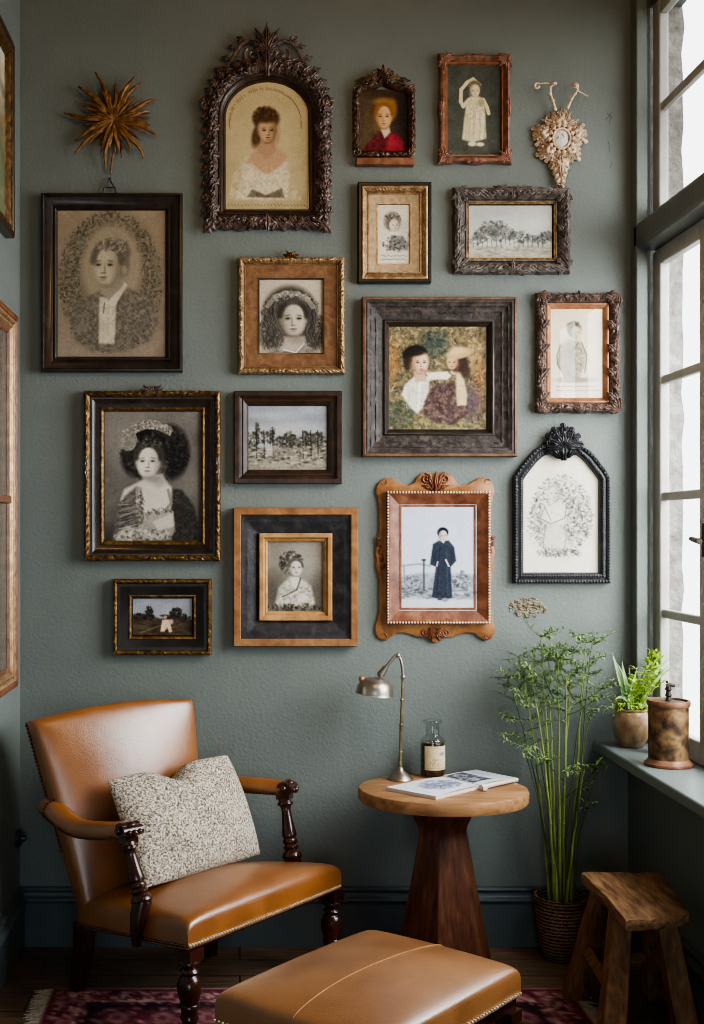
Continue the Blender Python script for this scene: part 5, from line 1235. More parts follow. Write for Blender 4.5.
# ================================================================== cushion on the chair
CB = [at(146, 890, 3.45), at(260, 856, 3.79), at(227, 757, 3.86), at(108, 783, 3.60)]
nc = (CB[1]-CB[0]).cross(CB[3]-CB[0]).normalized()
if nc.y > 0: nc = -nc
n = 60; mb = MB(); s = sgrid(n, 1)
for side in (1, -.42):
    G = np.zeros((n, n, 3))
    for i, u in enumerate(s):
        for j, v in enumerate(s):
            pin = -.02; uu = u*(1-pin*(1-v*v)*abs(u)**2); vv = v*(1-pin*(1-u*u)*abs(v)**2)
            p = bil(*CB, uu, vv)
            h = .080*(max(0, (1-u*u))**.45)*(max(0, (1-v*v))**.45)
            if side > 0:
                h -= .034*math.exp(-((u+.08-.1*(1-v))/.11)**2)*max(0, (v-.1)/.9)**1.1
                h += .006*math.sin(7*u+5*v)*(1-u*u)*(1-v*v)-.016*math.exp(-((v+.62-.25*(u+.7))/.10)**2)*math.exp(-((u+.72)/.3)**2)
            dent = .05*math.exp(-((u+.08)/.22)**2)*max(0, (v-.55)/.45)**1.5
            G[i, j] = p+nc*h*side-V((0, 0, dent-.006))
    mb.grid(G)
solo('cushion', mb, M['speckle'], 'cream and brown speckled square cushion leaning in the leather armchair', 'cushion', tuple(bil(*CB, 0, -1)), angle=80)

# ================================================================== ottoman
oB = V((.343, -.875, 0)); oL_ = V((-.058, -1.325, 0)); oR_ = V((.676, -1.165, 0)); oF = oL_+oR_-oB
zb = .282; cc = (oB+oF)/2
t = Thing('footstool', 'large tan leather ottoman with nail trim in front of the armchair', 'ottoman', (cc.x, cc.y, 0))
q = [V((p.x, p.y, zb)) for p in (oL_, oB, oR_, oF)]      # u: L->B , v: to R/F
of = padfun(q[0], q[1], q[2], q[3], (0, 0, 1), .074, .030, 12, bulge=.03)
top = t.part('cushion_top', pad(MB(), of, 46), M['leather_worn'])
mb = MB()
for fx in ((None, 1), (None, -1), (1, None), (-1, None)): nails(mb, edge(of, fx, up=.007), .0125, .0045)
t.part('nail_trim', mb, M['nail'], parent=top)
mb = MB(); pts = []
for i in range(61):
    x = -0.975+1.95*i/60; p, _ = of(x, .02+.02*math.sin(3*x)); pts.append(p+V((0, 0, .0006)))
mb.tube(pts, .0018, 6); t.part('seam', mb, M['seam'], parent=top)
mb = MB(); cq = sum(q, V((0, 0, 0)))/4; qq = [p.lerp(cq, .03) for p in q]; mb.hexa([p-V((0, 0, .035)) for p in qq], [p+V((0, 0, .006)) for p in qq]); t.part('frame', mb, M['mahogany'], bevel=.004)
for p in q:
    r_ = p.lerp(cq, .10); t.part('leg', turned_leg(MB(), V((r_.x, r_.y, zb-.03)), V((r_.x, r_.y, RG)), .95), M['mahogany'])

# ================================================================== rug
c = Cv(-57, 0, 100, 150, .9, 31)
c.bg('#3f141c', '#3f141c', .05, .3)
RX0, RX1, RY0, RY1 = -57, 100, 0, 150      # cm, y runs towards the camera from the back edge
def band(a, b, col):
    for (x0, y0, x1, y1) in ((RX0+a, a, RX1-a, b), (RX0+a, RY1-b, RX1-a, RY1-a), (RX0+a, a, RX0+b, RY1-a), (RX1-b, a, RX1-a, RY1-a)):
        sl = c.sub(x0, y0, x1, y1); c.c[sl] = rgb(col)
band(0, 1.6, '#2a0d14'); band(1.6, 2.6, '#7d6a62'); band(2.6, 12, '#54202c'); band(12, 13, '#8a766b'); band(13, 14.4, '#24141a')
for (x0, y0, x1, y1) in ((RX0+2.6, 2.6, RX1-2.6, 12), (RX0+2.6, 2.6, RX0+12, RY1-2.6), (RX1-12, 2.6, RX1-2.6, RY1-2.6)):
    c.rblobs(int((x1-x0)*(y1-y0)*.8), x0, y0, x1, y1, ['#8f6a66', '#2a1820', '#9c7f78', '#6d2530', '#a88c80', '#3a1620'], .4, .9, .8, 1.5)
c.rblobs(4500, RX0+15, 15, RX1-15, RY1-15, ['#8a5c5a', '#2a1820', '#7d2f38', '#9c7f78', '#571a24'], .4, 1.0, .7, 1.6)
for k in range(10):
    for j in range(7):
        x = RX0+22+k*13; y = 22+j*18; c.ell(x, y, 5, 6, '#2a161c', .5, .2); c.ell(x, y, 3, 4, '#8a5f5c', .5, .3); c.ell(x, y, 1.4, 2, '#2a161c', .6, .3)
c.tex(.05, .9); c.c[:] = np.clip(c.c*1.22+.01, 0, 1)
rug = Thing('rug', 'dark red patterned oriental rug with pale fringe under the armchair and ottoman', 'rug', (.2, -1.1, 0))
RYB = -.405
c.build(rug, name='pile', mat_=mat_vcol('rug_pile', .95, 0, .1, .6, 300), place=lambda X, Y: np.stack([X/100, RYB-Y/100, .0075+.0012*fbm(X*2, Y*2, 3, 2)], -1))
rug.part('rug_edge', MB().b2(-.57, 1.0, RYB-1.5, RYB, .0005, .0072), mat('rug_back', [(.3, '#2a1016'), (.7, '#3a1820')], 30, .95))
mb = MB()
for sx, x0 in ((-1, -.57), (1, 1.0)):
    for k in range(250):
        y = RYB-.004-k*.006; l = rnd.uniform(.035, .055); dy = rnd.uniform(-.008, .008)
        mb.tube([(x0-sx*.002, y, .006), (x0+sx*l*.5, y+dy*.4, .0045), (x0+sx*l, y+dy, .002)], [.0022, .0022, .0014], 5)
rug.part('fringe', mb, M['fringe'])['kind'] = 'stuff'

# ================================================================== side table
TZ = .588; TC = V(((443-CX)*3.78/F_PX, 3.78-D, 0)); TRx, TRy = .267, .222
t = Thing('side_table', 'round wooden side table on a faceted tapering pedestal against the green wall', 'table', (TC.x, TC.y, 0))
mb = MB(); n = 72; prof = [(0.0, TZ-.043), (.93, TZ-.043), (.985, TZ-.040), (1.0, TZ-.032), (1.0, TZ-.008), (.99, TZ-.002), (.975, TZ), (.6, TZ), (0, TZ)]
G = np.zeros((len(prof), n, 3))
for i, (r, z) in enumerate(prof):
    for k in range(n):
        a = 2*PI*k/n; w = 1+.006*math.sin(3*a+1)+.004*math.sin(7*a)+.003*math.sin(17*a)
        rr = max(r, 1e-4)*w; G[i, k] = (TC.x+TRx*rr*math.cos(a), TC.y+TRy*rr*math.sin(a), z)
mb.grid(G, cv=True); t.part('table_top', mb, M['tabletop'], angle=30)
mb = MB(); sec = [(.0005, .168), (.012, .168), (.30, .108), (.43, .083), (.445, .080), (.46, .083), (.50, .105), (.522, .112), (TZ-.0435, .112)]
G = np.zeros((len(sec), 6, 3))
for i, (z, r) in enumerate(sec):
    for k in range(6):
        a = math.radians(-90+14-30+60*k); G[i, k] = (TC.x+.004+r*math.cos(a), TC.y+.02+r*.93*math.sin(a), z)
mb.grid(G, cv=True); mb.f += [tuple(range(6))[::-1], tuple((len(sec)-1)*6+k for k in range(6))]
t.part('pedestal', mb, M['table_base'], angle=20, bevel=.003)

# ================================================================== desk lamp
ld = 3.915
def L_(px, py, dd=0): return at(px, py, ld+dd)
base = at_z(400, 779.5, TZ); base.z = TZ+.0005; ld = base.y+D
t = Thing('desk_lamp', 'slim tarnished metal desk lamp with domed shade bent to the left on the round table', 'lamp', base)
mb = MB(); mb.lathe(base, base+V((0, 0, .04)), [(0, .041), (.06, .042), (.14, .040), (.22, .037), (.32, .034), (.5, .026), (.7, .015), (.85, .011), (1, .010)], 28); t.part('base', mb, M['nickel'])
mb = MB(); sp = [base+V((0, 0, .036)), L_(400.5, 752), L_(401, 725), L_(402, 700), L_(403, 676)]
mb.tube(sp, [.0072, .0052, .0047, .0044, .0044], 10)
for k in (1, 2, 3): mb.ell(sp[k], .0064, 10, 6)
t.part('stem', mb, M['brass'])
mb = MB(); mb.tube([L_(403, 678), L_(402.6, 668), L_(400.5, 659), L_(398, 655), L_(395, 656), L_(390, 662), L_(385.5, 668)], [.005, .0048, .0046, .005, .005, .0055, .0055], 10); mb.ell(L_(398, 655.5), .0085, 10, 6); mb.ell(L_(403, 677), .0085, 10, 6)
mb.tube([L_(386, 667), L_(381.5, 673.5)], [.0095, .0125], 12); mb.ell(L_(381, 674), .0125, 10, 6)
t.part('arm', mb, M['nickel'])
A = L_(376.5, 677.5); B = L_(374.6, 694)
mb = MB(); R0 = .0605; mb.lathe(A, B, [(0.0, .006), (.03, .022), (.09, .033), (.2, .045), (.38, .053), (.6, .0575), (.85, .060), (1.0, R0), (1.04, R0+.0012), (1.04, R0-.001), (.98, R0-.003), (.6, .0505), (.3, .040), (.12, .022)], 36, False)
sh = t.part('shade', mb, M['nickel'], angle=60)
mb = MB(); mb.lathe(L_(365, 686), L_(360.5, 676.5), [(0, .007), (.3, .006), (.32, .0085), (.6, .0095), (.9, .0085), (1, .005)], 12); t.part('switch_knob', mb, M['copper'], parent=sh)
mb = MB().ell(A.lerp(B, .62), (.022, .022, .026), 14, 8); t.part('bulb', mb, M['medallion'], parent=sh)

# ================================================================== bottle
bb = at_z(432.5, 776.2, TZ); bb.z = TZ+.0005
t = Thing('bottle', 'small glass bottle of dark liquid with cream label beside the lamp', 'bottle', bb)
k = (bb.y+D)/F_PX; H = 56.5*k; r = 12.2*k
def up(h): return bb+V((0, 0, h))
mb = MB(); mb.lathe(bb, up(H), [(0, r*.9), (.015, r*.98), (.04, r), (.62, r), (.655, r*.96), (.685, r*.82), (.71, r*.62), (.74, r*.56), (.95, r*.56), (.955, r*.78), (.975, r*.80), (.99, r*.76), (1.0, r*.62)], 32, False)
g = t.part('glass', mb, M['clear_glass'], angle=60)
mb = MB(); mb.lathe(up(.004), up(H*.60), [(0, r*.86), (.03, r*.93), (.97, r*.93), (1, r*.9)], 28); t.part('liquid', mb, M['liquid'])
c = Cv(0, 0, 100, 100, 1, 41).bg('#c9b68f', '#bfa97f', .06, .06); c.ell(75, 45, 22, 40, '#dccdaa', .7, .6)
c.ell(66, 33, 12, 9, '#6a6f78', .5, .3); c.path([(58, 36), (62, 28), (66, 36), (70, 28), (76, 36)], 2.5, '#4c4f55', .8)
for y, xs in ((58, (30, 36, 40, 46, 52, 60, 70)), (70, (24, 34, 38, 48, 58, 66, 78, 84)), (80, (30, 42, 50, 62, 72))):
    for x in xs: c.line(x, y-c.rn.uniform(2, 6), x+c.rn.uniform(-3, 4), y+c.rn.uniform(0, 4), 2.4, '#6b5b42', .7)
c.line(12, 92, 96, 92, 1.5, '#7d6b4c', .7); c.line(10, 8, 98, 8, 1.2, '#8f7c5c', .6)
c.build(t, name='label', mat_=M['label'], place=lambda X, Y: np.stack([bb.x+(r+.0008)*np.sin((X-36)/100*2.3), bb.y-(r+.0008)*np.cos((X-36)/100*2.3), bb.z+H*(.56-.42*Y/100)], -1))

# ================================================================== open magazine
def mp(px, py, z=0):
    p = at_z(px, 789+(py-789)*1.0, TZ); p.z = TZ+z; return p
t = Thing('open_magazine', 'open magazine with blue floral print lying on the round table', 'magazine', mp(455, 788))
mA, mBq, mC, mD, mE, mF = mp(386, 790.5), mp(436, 800), mp(480, 789), mp(443, 780.0), mp(518, 782.0), mp(476, 773.5)
def leafpage(P0, P1, P2, P3, h0, curve, cv, name, flip=False):
    def place(X, Y):
        a = X/100; b = Y/100
        A0 = np.array(P0); A1 = np.array(P1); A2 = np.array(P2); A3 = np.array(P3)
        p = A0*((1-a)*(1-b))[..., None]+A3*((a)*(1-b))[..., None]+A2*(a*b)[..., None]+A1*((1-a)*b)[..., None]
        s_ = a if not flip else 1-a
        p[..., 2] += h0+curve*np.sin(PI*np.clip(s_*.9+.1, 0, 1))**1*s_
        return p
    return cv.build(t, name=name, mat_=M['print'], place=place), place
c = Cv(0, 0, 100, 100, 1.1, 51).bg('#cfd2d8', '#d6d8dd', .02, .05)
BL_ = ['#5f6a86', '#8a94ac', '#3d4560', '#a9b2c4']
c.blobs(300, 58, 50, 32, 34, BL_, 1, 3.2, .7, .15); c.blobs(90, 58, 50, 14, 16, BL_, 1, 3, .6); c.path([(35, 30), (50, 45), (66, 40), (80, 60)], 2, '#4a5470'); c.path([(40, 70), (55, 55), (75, 72)], 2, '#4a5470')
c.line(12, 20, 12, 80, 2, '#a9adb6', .7)
o1, pl1 = leafpage(mA, mBq, mC, mD, .011, .006, c, 'left_page')
c = Cv(0, 0, 100, 100, 1.1, 52).bg('#d2d4d9', '#c9ccd3', .02, .05)
c.poly([(2, 5), (52, 5), (52, 80), (2, 80)], '#34353f', .95, 2, .2, .2); c.blobs(160, 27, 42, 24, 36, ['#2a2c36', '#9aa0b0', '#c9ccd3', '#5b4f58'], 1.5, 4, .8)
for y in range(12, 60, 6): c.line(60, y, 60+c.rn.uniform(20, 32), y, 1.4, '#8d919b', .7)
o2, pl2 = leafpage(mD, mC, mE, mF, .013, .005, c, 'right_page', True)
mb = MB()     # block of pages beneath
def slab(a, b, cq, d, z0, z1): mb.hexa([V((p.x, p.y, TZ+z0)) for p in (a, b, cq, d)], [V((p.x, p.y, TZ+z1)) for p in (a, b, cq, d)])
slab(mA, mBq, mC, mD, .0006, .0105); slab(mD, mC, mE, mF, .0006, .0125); t.part('page_block', mb, M['paper'])
mb = MB(); mb.tube([mp(481, 790.5, .010), mp(497, 787.5, .012), mp(517, 783, .011)], [.0085, .007, .006], 10); mb.tube([mp(483, 791.5, .0075), mp(487, 791.5, .0075)], .007, 8); t.part('curled_pages', mb, M['paper'])

# ================================================================== tall plant in a basket pot
PC = V(((561-CX)*3.925/F_PX, 3.925-D, 0)); k = 3.925/F_PX
t = Thing('potted_bamboo', 'tall feathery bamboo-like plant in a brown woven pot on the floor', 'potted plant', PC)
mb = MB(); mb.lathe(PC+V((0, 0, .0005)), PC+V((0, 0, .205)), [(0, .052), (.03, .058), (.2, .068), (.5, .079), (.8, .083), (.93, .083), (.95, .087), (1.0, .087), (1.0, .079), (.85, .077)], 36, False); mb.lathe(PC+V((0, 0, .001)), PC+V((0, 0, .004)), [(0, .052), (1, .05)], 24)
t.part('pot', mb, M['wicker'], angle=50)
t.part('soil', MB().lathe(PC+V((0, 0, .168)), PC+V((0, 0, .178)), [(0, .076), (.7, .076), (1, .05)], 24), M['soil'])
st = MB(); sd = MB(); lf = MB()
def leaflet(mbl, p, d, L, w, droop=.3):
    d = V(d).normalized(); s_ = d.cross(V((0, 0, 1)))
    if s_.length < .1: s_ = V((1, 0, 0))
    s_.normalize(); nrm = s_.cross(d).normalized(); q = p+d*L*.45+nrm*L*.06; e = p+d*L-V((0, 0, L*droop))
    mbl.add([p, q+s_*w, q-nrm*w*.4, q-s_*w, e], [(0, 1, 2), (0, 2, 3), (1, 4, 2), (2, 4, 3)])
def spray(p, d, L, nl, mbl, mbs, ll=.028, lw=.0042):
    d = V(d).normalized(); pts = [p]; q = p
    for i in range(5):
        d = (d+V((rnd.uniform(-.16, .16), rnd.uniform(-.16, .16), rnd.uniform(-.10, .06)))).normalized(); q = q+d*L/5
        if q.y > -.012: q.y = -.012
        pts.append(q)
    mbs.tube(pts, [.0014-.0002*i for i in range(6)], 4, False)
    for i in range(nl):
        x = (i+.6)/nl*5; j = min(int(x), 4); pp = pts[j].lerp(pts[j+1], x-j); dd = (pts[j+1]-pts[j]).normalized()
        a = rnd.uniform(0, 2*PI); per = V((math.cos(a), math.sin(a)*.7, rnd.uniform(-.4, .5)))
        l_ = ll*rnd.uniform(.65, 1.25); ld_ = (dd*.7+per*.9).normalized()
        if pp.y+ld_.y*l_ > -.004: ld_.y = -abs(ld_.y)
        leaflet(mbl, pp, ld_, l_, lw*rnd.uniform(.8, 1.25), rnd.uniform(.0, .45))
def tp(px, py, dy=0): return at(px, py, 3.925+dy)
# (tip px, tip py, depth, base dx, dark stem, sprays, spray spread px)
stems = [(540, 640, -.02, -.02, 0, 13), (520, 662, .0, -.03, 0, 13), (548, 652, .03, -.01, 0, 12), (558, 662, -.05, 0, 0, 11), (531, 676, -.07, -.02, 0, 12), (508, 681, .02, -.03, 1, 8), (573, 655, .0, .01, 0, 12), (586, 646, .02, .02, 0, 10), (593, 636, -.03, .02, 1, 8), (596, 690, .0, .02, 1, 6), (566, 680, -.08, .01, 0, 9), (514, 722, -.02, -.03, 1, 7), (528, 714, .03, -.02, 1, 5), (540, 685, .02, -.01, 0, 6), (586, 672, -.05, .02, 1, 5), (541, 742, .01, -.02, 1, 1), (531, 755, .0, -.02, 1, 1), (585, 768, -.03, .02, 0, 3), (595, 782, .0, .03, 1, 3)]
for (tx, ty, dy, bx, dk, ns) in stems:
    tip = tp(tx, ty-3, dy); b = PC+V((bx*.9+rnd.uniform(-.012, .012), rnd.uniform(-.035, .035), .172)); tip.y = min(tip.y, -.03)
    hgt = tip.z-b.z; m_ = b.lerp(tip, .45); m_.x = b.x+(tip.x-b.x)*.20+rnd.uniform(-.012, .012); c2 = b.lerp(tip, .8); c2.x = b.x+(tip.x-b.x)*.68
    P4 = [b, m_, c2, tip]; pts = []
    for i in range(15):
        s = i/14; pts.append(b*(1-s)**3+m_*(3*s*(1-s)**2)+c2*(3*s*s*(1-s))+tip*s**3+V((rnd.uniform(-.002, .002), rnd.uniform(-.002, .002), 0)))
    r0 = .0050 if not dk else .0034
    (sd if dk else st).tube(pts, [r0*(1-.72*i/14) for i in range(15)], 7)
    for i in range(2, 12, 2): (sd if dk else st).ell(pts[i], r0*(1-.7*i/14)*1.35, 7, 4)
    for q in range(ns):
        j = 14-int(rnd.random()**1.5*(4.2 if ns > 4 else 3)); p = pts[j]; a = rnd.uniform(0, 2*PI)
        out = V((math.cos(a), math.sin(a)*.55-.15, rnd.uniform(-.05, .7)))
        spray(p, out, rnd.uniform(.04, .09), rnd.randint(14, 21), lf, sd, .021, .0037)
for (x0, y0, x1, y1) in ((562, 800, 590, 775), (566, 782, 548, 764), (556, 736, 535, 744), (572, 705, 600, 690), (575, 700, 560, 672), (571, 842, 582, 815), (558, 705, 545, 680), (566, 715, 590, 703), (550, 700, 525, 690)):
    a = tp(x0, y0); b = tp(x1, y1, rnd.uniform(-.05, .03)); b.y = min(b.y, -.03); sd.tube([a, a.lerp(b, .5)+V((0, 0, -.006)), b], [.003, .0024, .0014], 5)
    for q in range(3): spray(b, (b-a)+V((rnd.uniform(-.05, .05), rnd.uniform(-.05, .03), rnd.uniform(-.02, .05))), .06, 9, lf, sd)
t.part('stems', st, M['stem']); t.part('twigs', sd, M['stem_dark'], weld=False); t.part('foliage', lf, M['leaf'], weld=False)

# ================================================================== things on the window board
SZ = .6905
p0 = V((1.283, -.115, SZ))
t = Thing('potted_fern', 'small bright green plant in a mottled clay pot in the corner of the window board', 'potted plant', p0)
mb = MB(); mb.lathe(p0, p0+V((0, 0, .125)), [(0, .036), (.04, .042), (.3, .054), (.6, .058), (.82, .054), (.93, .049), (.96, .053), (1, .053), (1, .046), (.85, .046)], 30, False); mb.lathe(p0, p0+V((0, 0, .003)), [(0, .036), (1, .03)], 20); t.part('pot', mb, M['clay'], angle=60)
t.part('soil', MB().lathe(p0+V((0, 0, .10)), p0+V((0, 0, .108)), [(0, .045), (1, .03)], 20), M['soil'])
def strap(mbl, pts, w):
    n = 12; G = np.zeros((n+1, 3, 3)); P = [V(p) for p in pts]
    for i in range(n+1):
        s = i/n; p = P[0]*(1-s)**2+P[1]*2*s*(1-s)+P[2]*s*s; d = ((P[1]-P[0])*(1-s)+(P[2]-P[1])*s).normalized(); sx = d.cross(V((.2, -1, .15))).normalized()
        ww = w*(.35+.65*math.sin(PI*min(1, .12+.9*s))**.8)*(1-s**5)
        G[i, 0] = p-sx*ww; G[i, 1] = p+d.cross(sx)*ww*.35; G[i, 2] = p+sx*ww
    mbl.grid(G)
pd = p0.y+D
def sp(px, py, dd=0): return at(px, py, pd+dd)
lb = MB(); root = p0+V((0, 0, .11))
for (tx, ty, mx_, my_, w, dd) in ((612, 651, 620, 682, .009, -.05), (622, 660, 626, 690, .009, -.06), (637, 668, 632, 692, .009, -.07), (616, 672, 624, 690, .007, -.05), (615, 700, 624, 690, .006, -.05), (629, 665, 632, 690, .005, .01), (671, 656, 655, 670, .007, -.02), (676, 667, 655, 672, .006, -.05), (616, 662, 630, 680, .005, -.05)):
    strap(lb, [root+V((rnd.uniform(-.02, .02), rnd.uniform(-.02, .02), 0)), sp(mx_, my_, dd*.5), sp(tx, ty, dd)], w)
t.part('strap_leaves', lb, M['leaf_pale'], weld=False)
lb = MB(); sb = MB()
for k in range(17):
    tip = sp(rnd.uniform(632, 664), rnd.uniform(655, 690), rnd.uniform(-.07, .03)); tip.x = min(tip.x, 1.365); b = root+V((rnd.uniform(-.025, .025), rnd.uniform(-.025, .025), 0)); mid = b.lerp(tip, .5)+V((rnd.uniform(-.01, .01), 0, .02))
    pts = [b*(1-s)**2+mid*2*s*(1-s)+tip*s*s for s in np.linspace(0, 1, 9)]; sb.tube(pts, .0018, 5)
    for i in range(2, 9):
        for q in range(3):
            a = rnd.uniform(0, 2*PI); leaflet(lb, pts[i], (math.cos(a), math.sin(a)*.8, rnd.uniform(0, .8)), rnd.uniform(.016, .03), rnd.uniform(.005, .0085), .1)
for (ax, ay) in ((653, 656), (648, 665), (666, 657), (657, 662)):
    for q in range(9): a = rnd.uniform(0, 2*PI); pp = sp(ax+rnd.uniform(-4, 4), ay+rnd.uniform(-3, 5), -.03); pp.x = min(pp.x, 1.36); leaflet(lb, pp, (math.cos(a)*.7, math.sin(a)*.5, .7), .03, .008, .1)
t.part('stems', sb, M['stem']); t.part('bright_leaves', lb, M['leaf_bright'], weld=False)
lb = MB()
for k in range(170):
    a = rnd.uniform(0, 2*PI); q = rnd.uniform(.02, .060); p = p0+V((q*math.cos(a), q*math.sin(a), .128+rnd.uniform(-.03, .03)*(1 if q > .05 else .6)))
    if q < .055: p.z = max(p.z, p0.z+.122)
    leaflet(lb, p, (math.cos(a), math.sin(a), rnd.uniform(-.1, .8)), rnd.uniform(.012, .024), rnd.uniform(.004, .007), .3)
t.part('creeping_leaves', lb, M['leaf_bright'], weld=False)
p1 = V((1.340, -.232, SZ))
t = Thing('clay_jar', 'small rust brown jar half hidden between the potted plant and the rusty canister', 'jar', p1)
mb = MB(); mb.lathe(p1, p1+V((0, 0, .13)), [(0, .026), (.05, .029), (.5, .033), (.72, .031), (.8, .024), (.86, .023), (.9, .027), (1, .028), (1, .02), (.8, .018)], 24, False); mb.lathe(p1, p1+V((0, 0, .003)), [(0, .026), (1, .02)], 16); t.part('body', mb, M['rust_jar'], angle=60)
p2 = V((1.292, -.432, SZ)); k = 3.618/F_PX
t = Thing('rusty_canister', 'rusty cylindrical tin canister with flared foot and knobbed lid on the window board', 'canister', p2)
mb = MB(); mb.lathe(p2, p2+V((0, 0, .188)), [(0, 19.4*k), (.985, 19.4*k), (1, 18.5*k)], 40); t.part('body', mb, M['rust'])
mb = MB(); mb.lathe(p2, p2+V((0, 0, .022)), [(0, 23*k), (.2, 23.6*k), (.42, 23.2*k), (.55, 21.5*k), (.9, 20*k), (1, 19.5*k)], 40); t.part('foot_rim', mb, M['rust_edge'])
mb = MB(); mb.lathe(p2+V((0, 0, .178)), p2+V((0, 0, .197)), [(0, 19.6*k), (.2, 20.8*k), (.7, 21*k), (1, 20.4*k), (1, 18.6*k), (.7, 18.2*k)], 40, False); t.part('top_rim', mb, M['rust_edge'])
mb = MB(); mb.lathe(p2+V((0, 0, .187)), p2+V((0, 0, .195)), [(0, 18.4*k), (.6, 17.5*k), (1, 6*k)], 36); kn = t.part('lid', mb, M['rust'])
mb = MB(); q = p2+V((0, 0, .193)); mb.lathe(q, q+V((0, 0, .052)), [(0, .012), (.1, .008), (.25, .0065), (.35, .011), (.45, .0075), (.6, .0065), (.68, .0105), (.78, .009), (.9, .006), (1, .004)], 16); mb.tube([q+V((-.006, 0, .046)), q+V((.004, 0, .050)), q+V((.018, 0, .046))], [.006, .006, .0045], 8); mb.ell(q+V((-.004, 0, .058)), .0045, 8, 6)
t.part('knob', mb, M['iron'], parent=kn)

# ================================================================== wooden stool
t = Thing('wooden_stool', 'rustic old wooden stool with a thick uneven seat below the window', 'stool', (1.1, -.7, 0))
SZt = .40
c00 = at_z(627, 920, SZt); c10 = at_z(690, 913, SZt); c11 = at_z(661, 871, SZt); c01 = at_z(580, 870, SZt); c10.x = min(c10.x, 1.29); c11.x = min(c11.x, 1.285)
mb = MB(); n = 40; Gt = np.zeros((n, n, 3)); Gb = np.zeros((n, n, 3)); s = sgrid(n)
for i, u in enumerate(s):
    for j, v in enumerate(s):
        e = (max(0, 1-abs(u)**12)*max(0, 1-abs(v)**12))**(1/12)
        pu = u*(1-.06*math.exp(-((v+.1)/.35)**2)*(u < 0)); pv = v*(1-.05*abs(u)**3)
        p = bil(c00, c10, c11, c01, pu, pv)
        rg = .004*vn(np.array([u*3+5]), np.array([v*6+5]), 3)[0]
        dish = -.006*(1-u*u)*(1-v*v*.6)
        Gt[i, j] = p+V((0, 0, (e-1)*.018+dish+rg-.002)); Gb[i, j] = V((p.x, p.y, SZt-.036-(1-e)*(-.018)+(0)))
mb.grid(Gt); mb.grid(Gb); t.part('seat', mb, M['stool'], angle=50)
def beam(a, b, w0, w1, d0=None, d1=None, rz=0):
    a = V(a); b = V(b); d0 = d0 or w0; d1 = d1 or w1; r = Euler((0, 0, rz)).to_matrix(); m = MB()
    c = lambda p, w, d: [p+r @ V((sx*w/2, sy*d/2, 0)) for sx, sy in ((-1, -1), (1, -1), (1, 1), (-1, 1))]
    return m.hexa(c(b, w1, d1), c(a, w0, d0))
legs = [((621, 913), (609, 1068)), ((600, 884), (574, 1000)), ((672, 908), (690, 1053)), ((651, 884), (662, 998))]
tops = []; feet = []
for (tx, ty), (fx, fy) in legs:
    a = at_z(tx, ty, SZt-.03); 
    f = on_floor(fx, fy); tops.append(a)
    if (tx, ty) == (621, 913): a.x += .012; a.y += .04
    elif (tx, ty) == (672, 908): a.x -= .015; a.y += .04
    else: a.y -= .03
    f.z = RG if f.x < 1.0 else .0005
    f.x = min(f.x, 1.245); feet.append(f)
    t.part('leg', beam(a+V((0, 0, .002)), f, .052, .066, .05, .06), M['stool_leg'], bevel=.004)
def lp(i, z): a, b = tops[i], feet[i]; return a.lerp(b, (a.z-z)/(a.z-b.z))
def rail(i, j, z):
    a, b = lp(i, z), lp(j, z); m = MB(); d = (b-a).normalized(); m.tube([a+d*.02, b-d*.02], [.021, .021], 4, True, 1.0, up=(0, 0, 1)); return m
t.part('stretcher', rail(0, 1, .17), M['stool_leg']); t.part('stretcher', rail(2, 3, .17), M['stool_leg']); t.part('stretcher', rail(1, 3, .13), M['stool_leg'])

# ================================================================== light, sky, camera
def area(name, loc, target, sx, sy, power, col):
    l = bpy.data.lights.new(name, 'AREA'); l.shape = 'RECTANGLE'; l.size = sx; l.size_y = sy; l.energy = power; l.color = col
    o = bpy.data.objects.new(name, l); COL.objects.link(o); o.location = loc
    o.rotation_euler = (V(target)-V(loc)).to_track_quat('-Z', 'Y').to_euler(); return o
area('window_daylight', (1.78, -1.05, 1.9), (-.2, -.25, .7), 1.3, 1.5, 58, (.93, .97, 1)).data.spread = math.radians(140)
structure('wall_front', MB().b2(XL-.1, XW+.1, YF-.1, YF, 0, ZC), M['wall'])
area('camera_side_fill', (.1, YF+.06, .9), (.1, 0, .35), 1.7, 1.3, 8, (.76, .90, 1)).data.spread = math.radians(95)  # soft cool fill added behind the camera, stands for no real source
area('warm_top_fill', (.4, -2.2, 3.0), (.45, 0, 2.7), .35, .35, 8.0, (1, .60, .24))  # unseen warm fill, added to tint the top of the back wall
w = bpy.data.worlds.new('sky'); bpy.context.scene.world = w; w.use_nodes = True; nt = w.node_tree; bg = nt.nodes['Background']
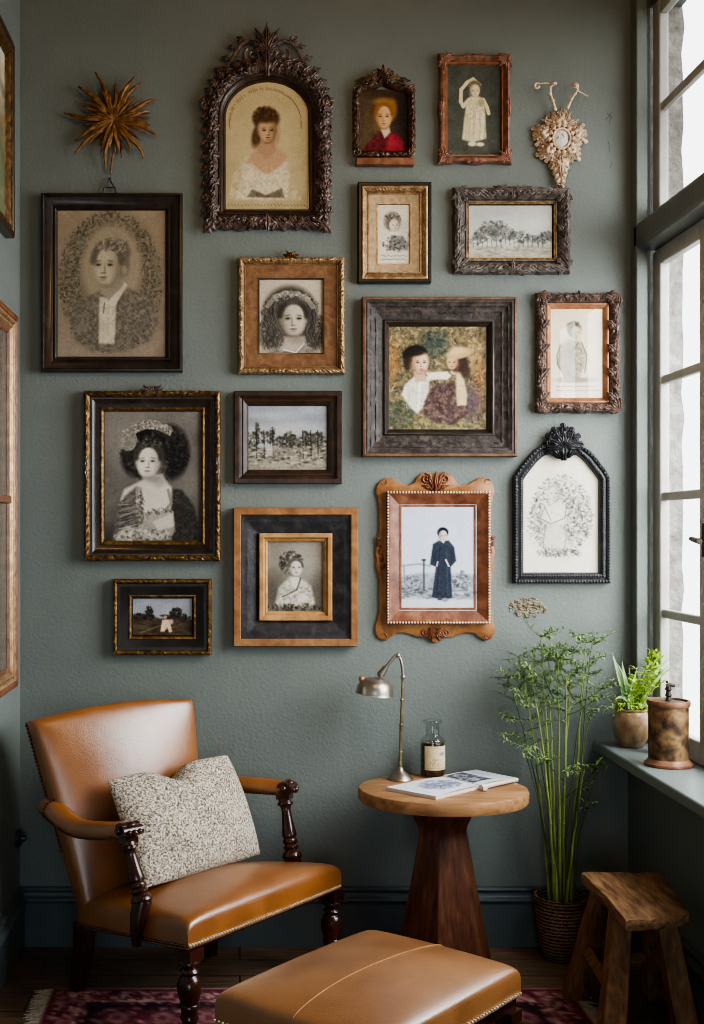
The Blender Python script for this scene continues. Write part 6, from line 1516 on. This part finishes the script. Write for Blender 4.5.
tc = nt.nodes.new('ShaderNodeTexCoord'); dp = nt.nodes.new('ShaderNodeVectorMath'); dp.operation = 'DOT_PRODUCT'; dp.inputs[1].default_value = (.97, .22, .1)
nt.links.new(tc.outputs['Generated'], dp.inputs[0])
r = ramp(nt, [(.0, (.5, .52, .55)), (.48, (.5, .52, .55)), (.56, (3.0, 3.05, 3.1)), (1, (3.2, 3.2, 3.2))])
mr = nt.nodes.new('ShaderNodeMapRange'); mr.inputs[1].default_value = -1; mr.inputs[2].default_value = 1; nt.links.new(dp.outputs['Value'], mr.inputs[0]); nt.links.new(mr.outputs[0], r.inputs[0]); 
sx_ = nt.nodes.new('ShaderNodeSeparateXYZ'); nt.links.new(tc.outputs['Generated'], sx_.inputs[0]); gr = ramp(nt, [(0, (.13, .12, .10)), (.28, (.16, .15, .13)), (.41, (1, 1, 1)), (1, (1, 1, 1))])
m2 = nt.nodes.new('ShaderNodeMapRange'); m2.inputs[1].default_value = -1; m2.inputs[2].default_value = 1; nt.links.new(sx_.outputs[2], m2.inputs[0]); nt.links.new(m2.outputs[0], gr.inputs[0])
mu = nt.nodes.new('ShaderNodeMix'); mu.data_type = 'RGBA'; mu.blend_type = 'MULTIPLY'; mu.inputs[0].default_value = 1
nt.links.new(r.outputs[0], mu.inputs[6]); nt.links.new(gr.outputs[0], mu.inputs[7]); nt.links.new(mu.outputs[2], bg.inputs[0]); bg.inputs[1].default_value = 1.0
cam = bpy.data.cameras.new('camera'); co = bpy.data.objects.new('camera', cam); COL.objects.link(co)
co.location = (0, -D, EYE); co.rotation_euler = (PI/2, 0, 0); cam.sensor_width = 36; cam.sensor_fit = 'AUTO'; cam.lens = F_PX/1024*36
cam.shift_x = (352-CX)/1024; cam.shift_y = (HY-512)/1024; cam.clip_start = .05
bpy.context.scene.camera = co; bpy.context.scene.cycles.filter_width = 1.0
vs = bpy.context.scene.view_settings; vs.view_transform = 'AgX'; vs.look = 'AgX - Medium High Contrast'; vs.exposure = 0.45
